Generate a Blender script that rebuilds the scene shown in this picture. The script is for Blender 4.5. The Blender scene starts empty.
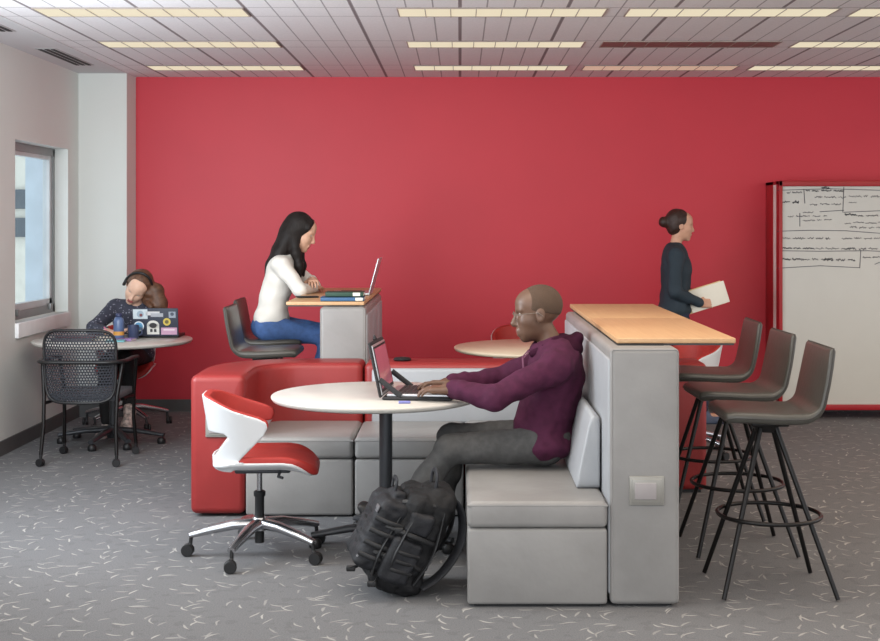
import bpy, bmesh, math, random
import numpy as np
from mathutils import Vector, Matrix
C = bpy.context.scene
col = C.collection
random.seed(4)
PI = math.pi

# ------------------------------------------------------------------ camera, world, lights, exposure
F = 1300.0                       # focal length in pixels of an 880 px wide frame
cam = bpy.data.cameras.new('camera'); camo = bpy.data.objects.new('camera', cam); col.objects.link(camo)
cam.sensor_width = 36; cam.lens = F / 880 * 36
cam.shift_x = (440 - 460) / 880; cam.shift_y = -(320.5 - 224) / 880
camo.location = (0, 0, 1.56); camo.rotation_euler = (PI / 2, 0, 0)
cam.clip_start = .1; cam.clip_end = 200
C.camera = camo

w = bpy.data.worlds.new('world'); C.world = w; w.use_nodes = True
bgn = w.node_tree.nodes['Background']; bgn.inputs[0].default_value = (.93, .96, 1, 1); bgn.inputs[1].default_value = 1.6

def area(name, loc, rot, sx, sy, power, color):
    l = bpy.data.lights.new(name, 'AREA'); l.shape = 'RECTANGLE'; l.size = sx; l.size_y = sy
    l.energy = power; l.color = color
    o = bpy.data.objects.new(name, l); o.location = loc; o.rotation_euler = rot; col.objects.link(o)
    return o
# daylight from the row of windows further along the left wall, beside and behind the camera
area('daylight_near_windows', (-2.95, 2.6, 1.75), (0, -PI / 2 + .12, 0), 1.5, 5.0, 60, (.82, .91, 1))
area('daylight_left_windows', (-2.75, 6.0, 1.7), (0, -PI / 2 + .05, math.radians(42)), 1.5, 1.25, 95, (.84, .92, 1))
area('daylight_windows_behind', (-1.2, -1.1, 1.5), (PI / 2, 0, 0), 5.0, 2.2, 70, (.88, .94, 1))
area('ceiling_lamps_near', (.4, 3.6, 2.7), (0, 0, 0), 6.0, 5.4, 125, (1, .88, .74))
area('red_wall_fill', (-.4, 5.3, 2.62), (.95, 0, 0), 4.6, .32, 38, (1, .90, .78))  # added fill light, no real fixture; tilted to brighten the red wall
area('ceiling_lamps_right', (4.6, 6.0, 2.7), (0, -.25, 0), 2.4, 5.0, 165, (1, .76, .53))

C.view_settings.view_transform = 'Standard'; C.view_settings.look = 'None'
C.view_settings.gamma = 1; C.view_settings.use_curve_mapping = False
C.view_settings.exposure = 0.0

# ------------------------------------------------------------------ materials
def lin(c):
    return tuple(((v / 255) / 12.92 if v / 255 <= .04045 else ((v / 255 + .055) / 1.055) ** 2.4) for v in c[:3]) + (1,)

MATS = {}
def mat(name, rgb, rough=.6, metal=0, vary=.06, vscale=6, bump=0, bscale=60, sheen=0, coat=0, emit=0, spec=None, stretch=None):
    if name in MATS: return MATS[name]
    m = bpy.data.materials.new(name); m.use_nodes = True
    nt = m.node_tree; b = nt.nodes['Principled BSDF']
    tc = nt.nodes.new('ShaderNodeTexCoord')
    src = tc.outputs['Object']
    if stretch:
        mp = nt.nodes.new('ShaderNodeMapping'); mp.inputs['Scale'].default_value = stretch
        nt.links.new(src, mp.inputs[0]); src = mp.outputs[0]
    n = nt.nodes.new('ShaderNodeTexNoise'); n.inputs['Scale'].default_value = vscale; n.inputs['Detail'].default_value = 4
    nt.links.new(src, n.inputs['Vector'])
    r = nt.nodes.new('ShaderNodeValToRGB')
    c = lin(rgb)
    r.color_ramp.elements[0].color = tuple(max(0, x * (1 - vary)) for x in c[:3]) + (1,)
    r.color_ramp.elements[1].color = tuple(min(1, x * (1 + vary)) for x in c[:3]) + (1,)
    r.color_ramp.elements[0].position = .35; r.color_ramp.elements[1].position = .65
    nt.links.new(n.outputs[0], r.inputs[0]); nt.links.new(r.outputs[0], b.inputs['Base Color'])
    b.inputs['Roughness'].default_value = rough; b.inputs['Metallic'].default_value = metal
    if sheen: b.inputs['Sheen Weight'].default_value = sheen
    if coat: b.inputs['Coat Weight'].default_value = coat; b.inputs['Coat Roughness'].default_value = .15
    if spec is not None: b.inputs['Specular IOR Level'].default_value = spec
    if bump:
        n2 = nt.nodes.new('ShaderNodeTexNoise'); n2.inputs['Scale'].default_value = bscale; n2.inputs['Detail'].default_value = 3
        nt.links.new(src, n2.inputs['Vector'])
        bp = nt.nodes.new('ShaderNodeBump'); bp.inputs['Strength'].default_value = bump; bp.inputs['Distance'].default_value = .01
        nt.links.new(n2.outputs[0], bp.inputs['Height']); nt.links.new(bp.outputs[0], b.inputs['Normal'])
    if emit:
        b.inputs['Emission Color'].default_value = c; b.inputs['Emission Strength'].default_value = emit
    MATS[name] = m
    return m

def nmath(nt, op, a, b=None, c=None):
    n = nt.nodes.new('ShaderNodeMath'); n.operation = op
    for i, v in enumerate((a, b, c)):
        if v is None: continue
        if isinstance(v, (int, float)): n.inputs[i].default_value = v
        else: nt.links.new(v, n.inputs[i])
    return n.outputs[0]

def nmix(nt, fac, a, b):
    n = nt.nodes.new('ShaderNodeMix'); n.data_type = 'RGBA'
    for k, v in ((0, fac), (6, a), (7, b)):
        if isinstance(v, (int, float)): n.inputs[k].default_value = v
        elif isinstance(v, tuple): n.inputs[k].default_value = v
        else: nt.links.new(v, n.inputs[k])
    return n.outputs[2]

def carpet_mat():
    m = bpy.data.materials.new('carpet'); m.use_nodes = True; nt = m.node_tree; b = nt.nodes['Principled BSDF']
    tc = nt.nodes.new('ShaderNodeTexCoord'); P = tc.outputs['Object']
    def noise(scale, detail=2, vec=P, out=0):
        n = nt.nodes.new('ShaderNodeTexNoise'); n.inputs['Scale'].default_value = scale; n.inputs['Detail'].default_value = detail
        nt.links.new(vec, n.inputs['Vector']); return n.outputs[out]
    def flecks(sc, off, keep, L, W):
        ad = nt.nodes.new('ShaderNodeVectorMath'); ad.operation = 'MULTIPLY_ADD'
        nt.links.new(noise(12, 1, P, 1), ad.inputs[0]); ad.inputs[1].default_value = (.035, .035, 0)
        nt.links.new(P, ad.inputs[2])
        mp = nt.nodes.new('ShaderNodeMapping'); mp.inputs['Location'].default_value = (off, off * .7, 0)
        nt.links.new(ad.outputs[0], mp.inputs[0])
        v = nt.nodes.new('ShaderNodeTexVoronoi'); v.feature = 'F1'; v.voronoi_dimensions = '2D'; v.inputs['Scale'].default_value = sc
        nt.links.new(mp.outputs[0], v.inputs['Vector'])
        sb = nt.nodes.new('ShaderNodeVectorMath'); sb.operation = 'SUBTRACT'; nt.links.new(mp.outputs[0], sb.inputs[0]); nt.links.new(v.outputs['Position'], sb.inputs[1])
        q = nt.nodes.new('ShaderNodeSeparateXYZ'); nt.links.new(sb.outputs[0], q.inputs[0])
        cr = nt.nodes.new('ShaderNodeSeparateColor'); nt.links.new(v.outputs['Color'], cr.inputs[0])
        an = nmath(nt, 'MULTIPLY', cr.outputs[0], PI)
        c, s_ = nmath(nt, 'COSINE', an), nmath(nt, 'SINE', an)
        u = nmath(nt, 'ADD', nmath(nt, 'MULTIPLY', q.outputs[0], c), nmath(nt, 'MULTIPLY', q.outputs[1], s_))
        w_ = nmath(nt, 'SUBTRACT', nmath(nt, 'MULTIPLY', q.outputs[1], c), nmath(nt, 'MULTIPLY', q.outputs[0], s_))
        w_ = nmath(nt, 'ADD', w_, nmath(nt, 'MULTIPLY', nmath(nt, 'MULTIPLY', u, u), 5.0))
        e = nmath(nt, 'ADD', nmath(nt, 'POWER', nmath(nt, 'ABSOLUTE', nmath(nt, 'DIVIDE', u, L)), 2), nmath(nt, 'POWER', nmath(nt, 'ABSOLUTE', nmath(nt, 'DIVIDE', w_, W)), 2))
        m_ = nt.nodes.new('ShaderNodeMapRange'); m_.inputs[1].default_value = 1.1; m_.inputs[2].default_value = .5; nt.links.new(e, m_.inputs[0])
        return nmath(nt, 'MULTIPLY', m_.outputs[0], nmath(nt, 'MULTIPLY', nmath(nt, 'GREATER_THAN', cr.outputs[1], 1 - keep), nmath(nt, 'ADD', nmath(nt, 'MULTIPLY', cr.outputs[2], .6), .4)))
    f = nmath(nt, 'MAXIMUM', flecks(7, 0, .75, .040, .0058), flecks(8.5, 3.3, .65, .030, .005))
    f = nmath(nt, 'MAXIMUM', f, flecks(6.2, 7.1, .6, .045, .0045))
    base = nmix(nt, noise(1.1, 3), lin((94, 96, 99)), lin((112, 113, 115)))
    fine = nmix(nt, noise(170, 2), lin((62, 62, 64)), lin((150, 150, 152)))
    base = nmix(nt, .5, base, fine)
    blob = nmath(nt, 'GREATER_THAN', noise(16, 2), .60)
    base = nmix(nt, nmath(nt, 'MULTIPLY', blob, .18), base, lin((78, 78, 80)))
    c = nmix(nt, nmath(nt, 'MULTIPLY', f, .56), base, lin((196, 194, 188)))
    nt.links.new(c, b.inputs['Base Color']); b.inputs['Roughness'].default_value = .95
    b.inputs['Specular IOR Level'].default_value = .15
    bp = nt.nodes.new('ShaderNodeBump'); bp.inputs['Strength'].default_value = .35; bp.inputs['Distance'].default_value = .004
    nt.links.new(noise(220, 2), bp.inputs['Height']); nt.links.new(bp.outputs[0], b.inputs['Normal'])
    return m

ROWS = [7.51, 8.85, 10.18]       # centre lines of the three rows of ceiling lamps
def ceiling_mat():
    m = bpy.data.materials.new('ceiling_tiles'); m.use_nodes = True; nt = m.node_tree; b = nt.nodes['Principled BSDF']
    tc = nt.nodes.new('ShaderNodeTexCoord'); sp = nt.nodes.new('ShaderNodeSeparateXYZ'); nt.links.new(tc.outputs['Object'], sp.inputs[0])
    x, y = sp.outputs[0], sp.outputs[1]
    def lines(v, off, pitch, half):
        f = nmath(nt, 'FRACT', nmath(nt, 'DIVIDE', nmath(nt, 'ADD', v, off + pitch * 100.5), pitch))
        return nmath(nt, 'LESS_THAN', nmath(nt, 'ABSOLUTE', nmath(nt, 'SUBTRACT', f, .5)), half / pitch)
    bold = lines(x, 0, .61, .011)
    thin = lines(x, 0, .1525, .0045)
    cross = nmath(nt, 'MAXIMUM', lines(y, -(7.51 - .155), 1.335, .006), lines(y, -(7.51 + .155), 1.335, .006))
    cross2 = lines(y, -.4, .61, .003)
    n = nt.nodes.new('ShaderNodeTexNoise'); n.inputs['Scale'].default_value = 90; nt.links.new(tc.outputs['Object'], n.inputs['Vector'])
    c = nmix(nt, n.outputs[0], lin((212, 210, 212)), lin((234, 231, 232)))
    c = nmix(nt, nmath(nt, 'MULTIPLY', nmath(nt, 'MAXIMUM', thin, cross), .62), c, lin((95, 90, 92)))
    c = nmix(nt, nmath(nt, 'MULTIPLY', bold, .8), c, lin((112, 100, 103)))
    nt.links.new(c, b.inputs['Base Color']); b.inputs['Roughness'].default_value = .9
    return m

def wood_mat():
    m = bpy.data.materials.new('pale_wood'); m.use_nodes = True; nt = m.node_tree; b = nt.nodes['Principled BSDF']
    tc = nt.nodes.new('ShaderNodeTexCoord'); mp = nt.nodes.new('ShaderNodeMapping'); mp.inputs['Scale'].default_value = (60, 2.5, 60)
    nt.links.new(tc.outputs['Object'], mp.inputs[0])
    n = nt.nodes.new('ShaderNodeTexNoise'); n.inputs['Scale'].default_value = 1; n.inputs['Detail'].default_value = 5
    nt.links.new(mp.outputs[0], n.inputs['Vector'])
    c = nmix(nt, n.outputs[0], lin((184, 143, 102)), lin((208, 170, 128)))
    nt.links.new(c, b.inputs['Base Color']); b.inputs['Roughness'].default_value = .42
    return m

def plaid_mat():
    m = bpy.data.materials.new('patterned_blouse'); m.use_nodes = True; nt = m.node_tree; b = nt.nodes['Principled BSDF']
    tc = nt.nodes.new('ShaderNodeTexCoord'); v = nt.nodes.new('ShaderNodeTexVoronoi'); v.inputs['Scale'].default_value = 45
    nt.links.new(tc.outputs['Object'], v.inputs['Vector'])
    f = nmath(nt, 'LESS_THAN', v.outputs['Distance'], .28)
    c = nmix(nt, f, lin((52, 54, 68)), lin((120, 120, 134)))
    nt.links.new(c, b.inputs['Base Color']); b.inputs['Roughness'].default_value = .8
    return m

def glass_mat():
    m = bpy.data.materials.new('window_glass'); m.use_nodes = True; nt = m.node_tree
    for n in list(nt.nodes):
        if n.type == 'BSDF_PRINCIPLED': nt.nodes.remove(n)
    out = [n for n in nt.nodes if n.type == 'OUTPUT_MATERIAL'][0]
    t = nt.nodes.new('ShaderNodeBsdfTransparent'); t.inputs[0].default_value = (.9, .95, .97, 1)
    g = nt.nodes.new('ShaderNodeBsdfGlossy'); g.inputs['Roughness'].default_value = .03
    mx = nt.nodes.new('ShaderNodeMixShader'); mx.inputs[0].default_value = .07
    nt.links.new(t.outputs[0], mx.inputs[1]); nt.links.new(g.outputs[0], mx.inputs[2]); nt.links.new(mx.outputs[0], out.inputs[0])
    return m

M_CARPET = carpet_mat(); M_CEIL = ceiling_mat(); M_WOOD = wood_mat(); M_GLASS = glass_mat(); M_PLAID = plaid_mat()
M_RED_WALL = mat('red_paint', (200, 46, 62), .5, vary=.02, vscale=2, bump=.04, bscale=120)
M_WHITE_WALL = mat('white_paint', (216, 219, 215), .8, vary=.01, vscale=2)
M_BASEB = mat('grey_rubber_baseboard', (84, 84, 84), .6)
M_GREY = mat('grey_leather', (138, 136, 134), .42, vary=.07, vscale=5, bump=.12, bscale=25)
M_GREYL = mat('light_grey_leather', (160, 163, 167), .45, vary=.05, vscale=5, bump=.12, bscale=25)
M_REDL = mat('red_leather', (140, 40, 39), .42, vary=.07, vscale=4, bump=.1, bscale=25)
M_BLACK = mat('black_plastic', (24, 24, 26), .5)
M_DARKMET = mat('dark_grey_metal', (62, 64, 68), .4, .3)
M_BLKMET = mat('black_metal', (22, 20, 20), .38, .4)
M_CHROME = mat('polished_aluminium', (190, 191, 195), .24, 1, vary=.02)
M_SATIN = mat('satin_aluminium', (170, 172, 174), .35, .9, vary=.02)
M_SHELL = mat('white_moulded_plastic', (206, 208, 210), .32, vary=.01)
M_PADRED = mat('red_upholstery', (166, 44, 38), .6, vary=.06, vscale=14, bump=.1, bscale=90)
M_STOOL = mat('taupe_leather', (70, 68, 63), .36, vary=.06, vscale=7, bump=.1, bscale=40)
M_TABLE = mat('white_laminate', (198, 195, 188), .3, vary=.01)
M_CREAM = mat('cream_laminate', (222, 205, 178), .35, vary=.01)
M_EDGE = mat('dark_edge_band', (58, 58, 60), .5)
M_PLATE = mat('socket_plate', (150, 148, 142), .35, .3)
M_PLATE2 = mat('socket_cover', (158, 152, 152), .4)
M_FRAME = mat('grey_window_metal', (138, 140, 140), .4, .5)
M_FRAMEW = mat('pale_window_metal', (196, 200, 202), .4, .2)
M_SLEEVEBLK = mat('matt_black_case', (34, 34, 37), .6, bump=.1, bscale=150)
M_SILVER = mat('silver_casing', (200, 202, 206), .3, .7, vary=.02)
M_KEYS = mat('keyboard_keys', (50, 50, 52), .5)
M_PAPER = mat('white_paper', (232, 228, 214), .8, vary=.02)

# ------------------------------------------------------------------ object helpers
def obj(name, data, parent=None, loc=None, rot=None):
    o = bpy.data.objects.new(name, data); col.objects.link(o)
    if parent is not None: o.parent = parent
    if loc is not None: o.location = loc
    if rot is not None: o.rotation_euler = rot
    return o

def mesh(name, V, Fc, m, parent=None, smooth=False, loc=None, rot=None, mats=None, mi=None):
    me = bpy.data.meshes.new(name); me.from_pydata([tuple(v) for v in V], [], [tuple(f) for f in Fc])
    for mm in (mats or [m]): me.materials.append(mm)
    if smooth: me.polygons.foreach_set('use_smooth', [True] * len(me.polygons))
    if mi is not None: me.polygons.foreach_set('material_index', mi)
    me.update()
    return obj(name, me, parent, loc, rot)

def thing(name, label, cat, loc=(0, 0, 0), rz=0, group=None):
    o = bpy.data.objects.new(name, None); col.objects.link(o); o.empty_display_size = .1
    o.location = loc; o.rotation_euler = (0, 0, rz)
    return tag(o, label, cat, group)

def tag(o, label, cat, group=None):
    o['label'] = label; o['category'] = cat
    if group: o['group'] = group
    return o

def structure(o):
    o['kind'] = 'structure'; return o

def dup(root, loc, rz, label, group=None):
    def cp(o, parent):
        c = o.copy(); col.objects.link(c); c.parent = parent
        for ch in [x for x in KIDS(o)]: cp(ch, c)
        return c
    r = cp(root, None); r.location = loc; r.rotation_euler = (0, 0, rz); r['label'] = label
    if group: r['group'] = group
    return r
def KIDS(o): return [x for x in bpy.data.objects if x.parent == o]

class MB:
    """collects shapes, links them as one mesh object"""
    def __init__(s): s.V = []; s.F = []; s.S = []; s.M = []
    def add(s, V, Fc, smooth=False, mi=0):
        n = len(s.V); s.V += [tuple(v) for v in V]; s.F += [tuple(i + n for i in f) for f in Fc]
        s.S += [smooth] * len(Fc); s.M += [mi] * len(Fc); return s
    def box(s, c, sz, r=0, seg=3, R=None, mi=0):
        bm = bmesh.new(); bmesh.ops.create_cube(bm, size=1)
        for v in bm.verts: v.co = Vector((v.co.x * sz[0], v.co.y * sz[1], v.co.z * sz[2]))
        if r > 0:
            r = min(r, min(sz) * .49)
            bmesh.ops.bevel(bm, geom=bm.edges[:], offset=r, segments=seg, profile=.5, affect='EDGES')
        bm.verts.index_update()
        c = Vector(c)
        V = [((R @ v.co) if R else v.co) + c for v in bm.verts]
        s.add(V, [[v.index for v in f.verts] for f in bm.faces], r > 0, mi); bm.free(); return s
    def tube(s, pts, r, n=10, closed=False, mi=0, flat=1.0, up=None):
        pts = [Vector(p) for p in pts]; N = len(pts)
        rr = r if isinstance(r, (list, tuple)) else [r] * N
        V = []; Fc = []; prev = None
        for i, p in enumerate(pts):
            if closed: t = pts[(i + 1) % N] - pts[i - 1]
            else: t = pts[min(i + 1, N - 1)] - pts[max(i - 1, 0)]
            t.normalize()
            if prev is None:
                a = Vector(up) if up else (Vector((0, 0, 1)) if abs(t.z) < .9 else Vector((1, 0, 0)))
            else: a = prev
            a = (a - t * a.dot(t)).normalized(); prev = a; b = t.cross(a)
            for k in range(n):
                an = 2 * PI * k / n
                V.append(p + a * math.cos(an) * rr[i] * flat + b * math.sin(an) * rr[i])
        M_ = N if closed else N - 1
        for i in range(M_):
            j = (i + 1) % N
            for k in range(n): Fc.append((i * n + k, i * n + (k + 1) % n, j * n + (k + 1) % n, j * n + k))
        if not closed:
            Fc.append(tuple(range(n))[::-1]); Fc.append(tuple((N - 1) * n + k for k in range(n)))
        return s.add(V, Fc, True, mi)
    def lathe(s, prof, c=(0, 0, 0), n=40, R=None, mi=0):
        V = []; Fc = []; c = Vector(c)
        for (r, z) in prof:
            for k in range(n):
                a = 2 * PI * k / n; v = Vector((r * math.cos(a), r * math.sin(a), z))
                V.append(((R @ v) if R else v) + c)
        for i in range(len(prof) - 1):
            for k in range(n): Fc.append((i * n + k, i * n + (k + 1) % n, (i + 1) * n + (k + 1) % n, (i + 1) * n + k))
        Fc.append(tuple(range(n))[::-1]); Fc.append(tuple((len(prof) - 1) * n + k for k in range(n)))
        return s.add(V, Fc, True, mi)
    def prism(s, poly, z0, z1, mi=0):
        n = len(poly); V = [(x, y, z0) for x, y in poly] + [(x, y, z1) for x, y in poly]
        Fc = [tuple(range(n))[::-1], tuple(range(n, 2 * n))] + [(i, (i + 1) % n, n + (i + 1) % n, n + i) for i in range(n)]
        return s.add(V, Fc, False, mi)
    def build(s, name, m, parent=None, loc=None, rot=None, mats=None):
        me = bpy.data.meshes.new(name); me.from_pydata(s.V, [], s.F)
        for mm in (mats or [m]): me.materials.append(mm)
        me.polygons.foreach_set('use_smooth', s.S); me.polygons.foreach_set('material_index', s.M); me.update()
        if any(s.S):
            try: me.set_sharp_from_angle(angle=math.radians(50))
            except Exception: pass
        return obj(name, me, parent, loc, rot)

def rrect(w_, h_, r, seg=4):
    r = max(min(r, w_ / 2 - 1e-4, h_ / 2 - 1e-4), 1e-4); P = []
    for cx, cy, a0 in ((w_ / 2 - r, h_ / 2 - r, 0), (-w_ / 2 + r, h_ / 2 - r, PI / 2), (-w_ / 2 + r, -h_ / 2 + r, PI), (w_ / 2 - r, -h_ / 2 + r, 1.5 * PI)):
        for k in range(seg + 1):
            a = a0 + PI / 2 * k / seg; P.append((cx + r * math.cos(a), cy + r * math.sin(a)))
    return P

def loft(pts, side, wfun, hfun, r, er=.02, seg=4, eseg=4):
    """sweep a rounded rectangle along pts; side(i) gives the width axis; ends rounded by er"""
    pts = [Vector(p) for p in pts]; N = len(pts)
    T = []
    for i in range(N):
        t = pts[min(i + 1, N - 1)] - pts[max(i - 1, 0)]; T.append(t.normalized())
    secs = []
    for k in range(eseg):
        a = PI / 2 * k / eseg; secs.append((pts[0] + T[0] * er * (1 - math.sin(a)) , T[0], 0, er * (1 - math.cos(PI / 2 - a)) ))
    L0 = [(pts[0] + T[0] * er * (1 - math.cos(PI / 2 * k / eseg)), T[0], 0, er * (1 - math.sin(PI / 2 * k / eseg))) for k in range(eseg + 1)]
    mid = [(pts[i], T[i], i, 0) for i in range(1, N - 1)]
    L1 = [(pts[-1] - T[-1] * er * (1 - math.cos(PI / 2 * k / eseg)), T[-1], N - 1, er * (1 - math.sin(PI / 2 * k / eseg))) for k in range(eseg, -1, -1)]
    secs = L0 + mid + L1
    V = []; n = 4 * (seg + 1)
    for (p, t, i, ins) in secs:
        sd = Vector(side(i)); sd = (sd - t * sd.dot(t)).normalized(); up = sd.cross(t)
        for (a, b) in rrect(wfun(i) - 2 * ins, hfun(i) - 2 * ins, max(r - ins, .002), seg): V.append(p + sd * a + up * b)
    Fc = []
    for i in range(len(secs) - 1):
        for k in range(n): Fc.append((i * n + k, i * n + (k + 1) % n, (i + 1) * n + (k + 1) % n, (i + 1) * n + k))
    Fc.append(tuple(range(n))[::-1]); Fc.append(tuple((len(secs) - 1) * n + k for k in range(n)))
    return V, Fc

# ------------------------------------------------------------------ signed distance modelling (organic shapes)
def nrm(v): v = np.asarray(v, float); return v / np.linalg.norm(v)
class Sdf:
    def __init__(s, h=.006): s.h = h; s.P = []; s.post = []
    def cap(s, a, b, ra, rb=None, k=.012, sub=False):
        a = np.array(a, float); b = np.array(b, float); rb = ra if rb is None else rb; r = max(ra, rb)
        def f(X, Y, Z):
            ba = b - a; L = max(ba @ ba, 1e-9)
            t = np.clip(((X - a[0]) * ba[0] + (Y - a[1]) * ba[1] + (Z - a[2]) * ba[2]) / L, 0, 1)
            return np.sqrt((X - a[0] - t * ba[0]) ** 2 + (Y - a[1] - t * ba[1]) ** 2 + (Z - a[2] - t * ba[2]) ** 2) - (ra + t * (rb - ra))
        s.P.append((np.minimum(a, b) - r, np.maximum(a, b) + r, f, k, sub)); return s
    def chain(s, pts, rs, k=.012):
        for i in range(len(pts) - 1): s.cap(pts[i], pts[i + 1], rs[i], rs[i + 1], k)
        return s
    def ell(s, c, r, R=None, k=.012, sub=False):
        c = np.array(c, float); r = np.array(r, float); R = np.eye(3) if R is None else np.array(R); m = r.max()
        def f(X, Y, Z):
            x, y, z = X - c[0], Y - c[1], Z - c[2]
            q = [(R[0][i] * x + R[1][i] * y + R[2][i] * z) for i in range(3)]
            k0 = np.sqrt(sum((q[i] / r[i]) ** 2 for i in range(3))); k1 = np.sqrt(sum((q[i] / r[i] ** 2) ** 2 for i in range(3)))
            return k0 * (k0 - 1) / np.maximum(k1, 1e-6)
        s.P.append((c - m, c + m, f, k, sub)); return s
    def box(s, c, half, rad, R=None, k=.012, sub=False):
        c = np.array(c, float); hf = np.array(half, float) - rad; R = np.eye(3) if R is None else np.array(R); m = np.linalg.norm(half)
        def f(X, Y, Z):
            x, y, z = X - c[0], Y - c[1], Z - c[2]
            q = [np.abs(R[0][i] * x + R[1][i] * y + R[2][i] * z) - hf[i] for i in range(3)]
            return np.sqrt(sum(np.maximum(v, 0) ** 2 for v in q)) + np.minimum(np.maximum(q[0], np.maximum(q[1], q[2])), 0) - rad
        s.P.append((c - m, c + m, f, k, sub)); return s
    def wrinkle(s, amp, freq, seed=0, n=6):
        rs = np.random.RandomState(seed); W = [(nrm(rs.randn(3)) * freq * (.6 + .8 * rs.rand()), rs.rand() * 6.28) for _ in range(n)]
        def g(X, Y, Z):
            v = 0
            for d, p in W: v = v + np.sin(X * d[0] + Y * d[1] + Z * d[2] + p + 1.7 * np.sin((X * d[1] + Z * d[0]) * .6))
            return amp * v / n * 1.6
        s.post.append(lambda Fv, X, Y, Z: Fv + g(X, Y, Z)); return s
    def clip(s, fn): s.post.append(lambda Fv, X, Y, Z: np.maximum(Fv, fn(X, Y, Z))); return s
    def build(s, lo=None, hi=None):
        h = s.h; A = [p for p in s.P if not p[4]]
        lo = (np.min([p[0] for p in A], 0) if lo is None else np.array(lo)) - 4 * h
        hi = (np.max([p[1] for p in A], 0) if hi is None else np.array(hi)) + 4 * h
        n = np.ceil((hi - lo) / h).astype(int) + 1
        ax = [lo[i] + h * np.arange(n[i]) for i in range(3)]
        Fd = np.full(n, .08, np.float32)
        for (a, b, f, k, sub) in s.P:
            mg = k + 3 * h
            i0 = np.clip(np.floor((a - mg - lo) / h).astype(int), 0, n - 1); i1 = np.clip(np.ceil((b + mg - lo) / h).astype(int) + 1, 1, n)
            if np.any(i1 <= i0): continue
            sl = tuple(slice(i0[i], i1[i]) for i in range(3))
            X, Y, Z = np.meshgrid(ax[0][sl[0]], ax[1][sl[1]], ax[2][sl[2]], indexing='ij', sparse=True)
            d = f(X, Y, Z); g = Fd[sl]
            if sub:
                d = -d; hh = np.maximum(k - np.abs(g - d), 0) / k; Fd[sl] = np.maximum(g, d) + hh * hh * k * .25
            else:
                hh = np.maximum(k - np.abs(g - d), 0) / k; Fd[sl] = np.minimum(g, d) - hh * hh * k * .25
        if s.post:
            X, Y, Z = np.meshgrid(*ax, indexing='ij', sparse=True)
            for p in s.post: Fd = p(Fd, X, Y, Z)
        Fd[0] = Fd[-1] = .05; Fd[:, 0] = Fd[:, -1] = .05; Fd[:, :, 0] = Fd[:, :, -1] = .05
        return nets(np.asarray(Fd, np.float32), lo, h)

def nets(Fd, lo, h):
    ins = Fd < 0; n = np.array(Fd.shape)
    cnt = np.zeros(n - 1, np.int8); offs = [(i, j, k) for i in (0, 1) for j in (0, 1) for k in (0, 1)]
    for (i, j, k) in offs: cnt += ins[i:n[0] - 1 + i, j:n[1] - 1 + j, k:n[2] - 1 + k]
    act = np.argwhere((cnt > 0) & (cnt < 8))
    idx = np.full(n - 1, -1, np.int32); idx[tuple(act.T)] = np.arange(len(act))
    acc = np.zeros((len(act), 3)); num = np.zeros(len(act))
    val = {o: Fd[act[:, 0] + o[0], act[:, 1] + o[1], act[:, 2] + o[2]] for o in offs}
    for o in offs:
        for a in range(3):
            if o[a] == 0:
                q = list(o); q[a] = 1; q = tuple(q); u, v = val[o], val[q]; m = (u < 0) != (v < 0)
                t = np.where(m, u / np.where(m, u - v, 1), 0)
                for c in range(3): acc[:, c] += np.where(m, o[c] + (t if c == a else 0), 0)
                num += m
    V = (act + acc / num[:, None]) * h + lo
    Q = []
    for a in range(3):
        b, c = (a + 1) % 3, (a + 2) % 3
        s0 = [slice(1, -1)] * 3; s1 = [slice(1, -1)] * 3
        s0[a] = slice(0, n[a] - 1); s1[a] = slice(1, n[a])
        A, B = ins[tuple(s0)], ins[tuple(s1)]
        e = np.argwhere(A != B)
        if not len(e): continue
        flip = A[tuple(e.T)]
        p = e.copy(); p[:, b] += 1; p[:, c] += 1
        def cell(db, dc):
            q = p.copy(); q[:, b] += db; q[:, c] += dc; return idx[tuple(q.T)]
        quad = np.stack([cell(-1, -1), cell(0, -1), cell(0, 0), cell(-1, 0)], 1)
        quad[~flip] = quad[~flip][:, ::-1]; Q.append(quad)
    return V, np.concatenate(Q)

def sdf_obj(name, S, m, parent=None, loc=None, rot=None, lo=None, hi=None, mats=None, regions=(), relax=1):
    V, Q = S.build(lo, hi)
    me = bpy.data.meshes.new(name)
    me.vertices.add(len(V)); me.vertices.foreach_set('co', V.astype(np.float32).ravel())
    me.loops.add(len(Q) * 4); me.loops.foreach_set('vertex_index', Q.astype(np.int32).ravel())
    me.polygons.add(len(Q)); me.polygons.foreach_set('loop_start', np.arange(len(Q), dtype=np.int32) * 4)
    me.polygons.foreach_set('loop_total', np.full(len(Q), 4, np.int32))
    for mm in (mats or [m]): me.materials.append(mm)
    me.polygons.foreach_set('use_smooth', np.ones(len(Q), bool))
    if regions:
        cen = V[Q].mean(1); mi = np.zeros(len(Q), np.int32)
        for (fn, k) in regions: mi[fn(cen)] = k
        me.polygons.foreach_set('material_index', mi)
    me.update(calc_edges=True); me.validate()
    o = obj(name, me, parent, loc, rot)
    if relax:
        sm = o.modifiers.new('smooth', 'SMOOTH'); sm.factor = .5; sm.iterations = relax
    return o

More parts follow.
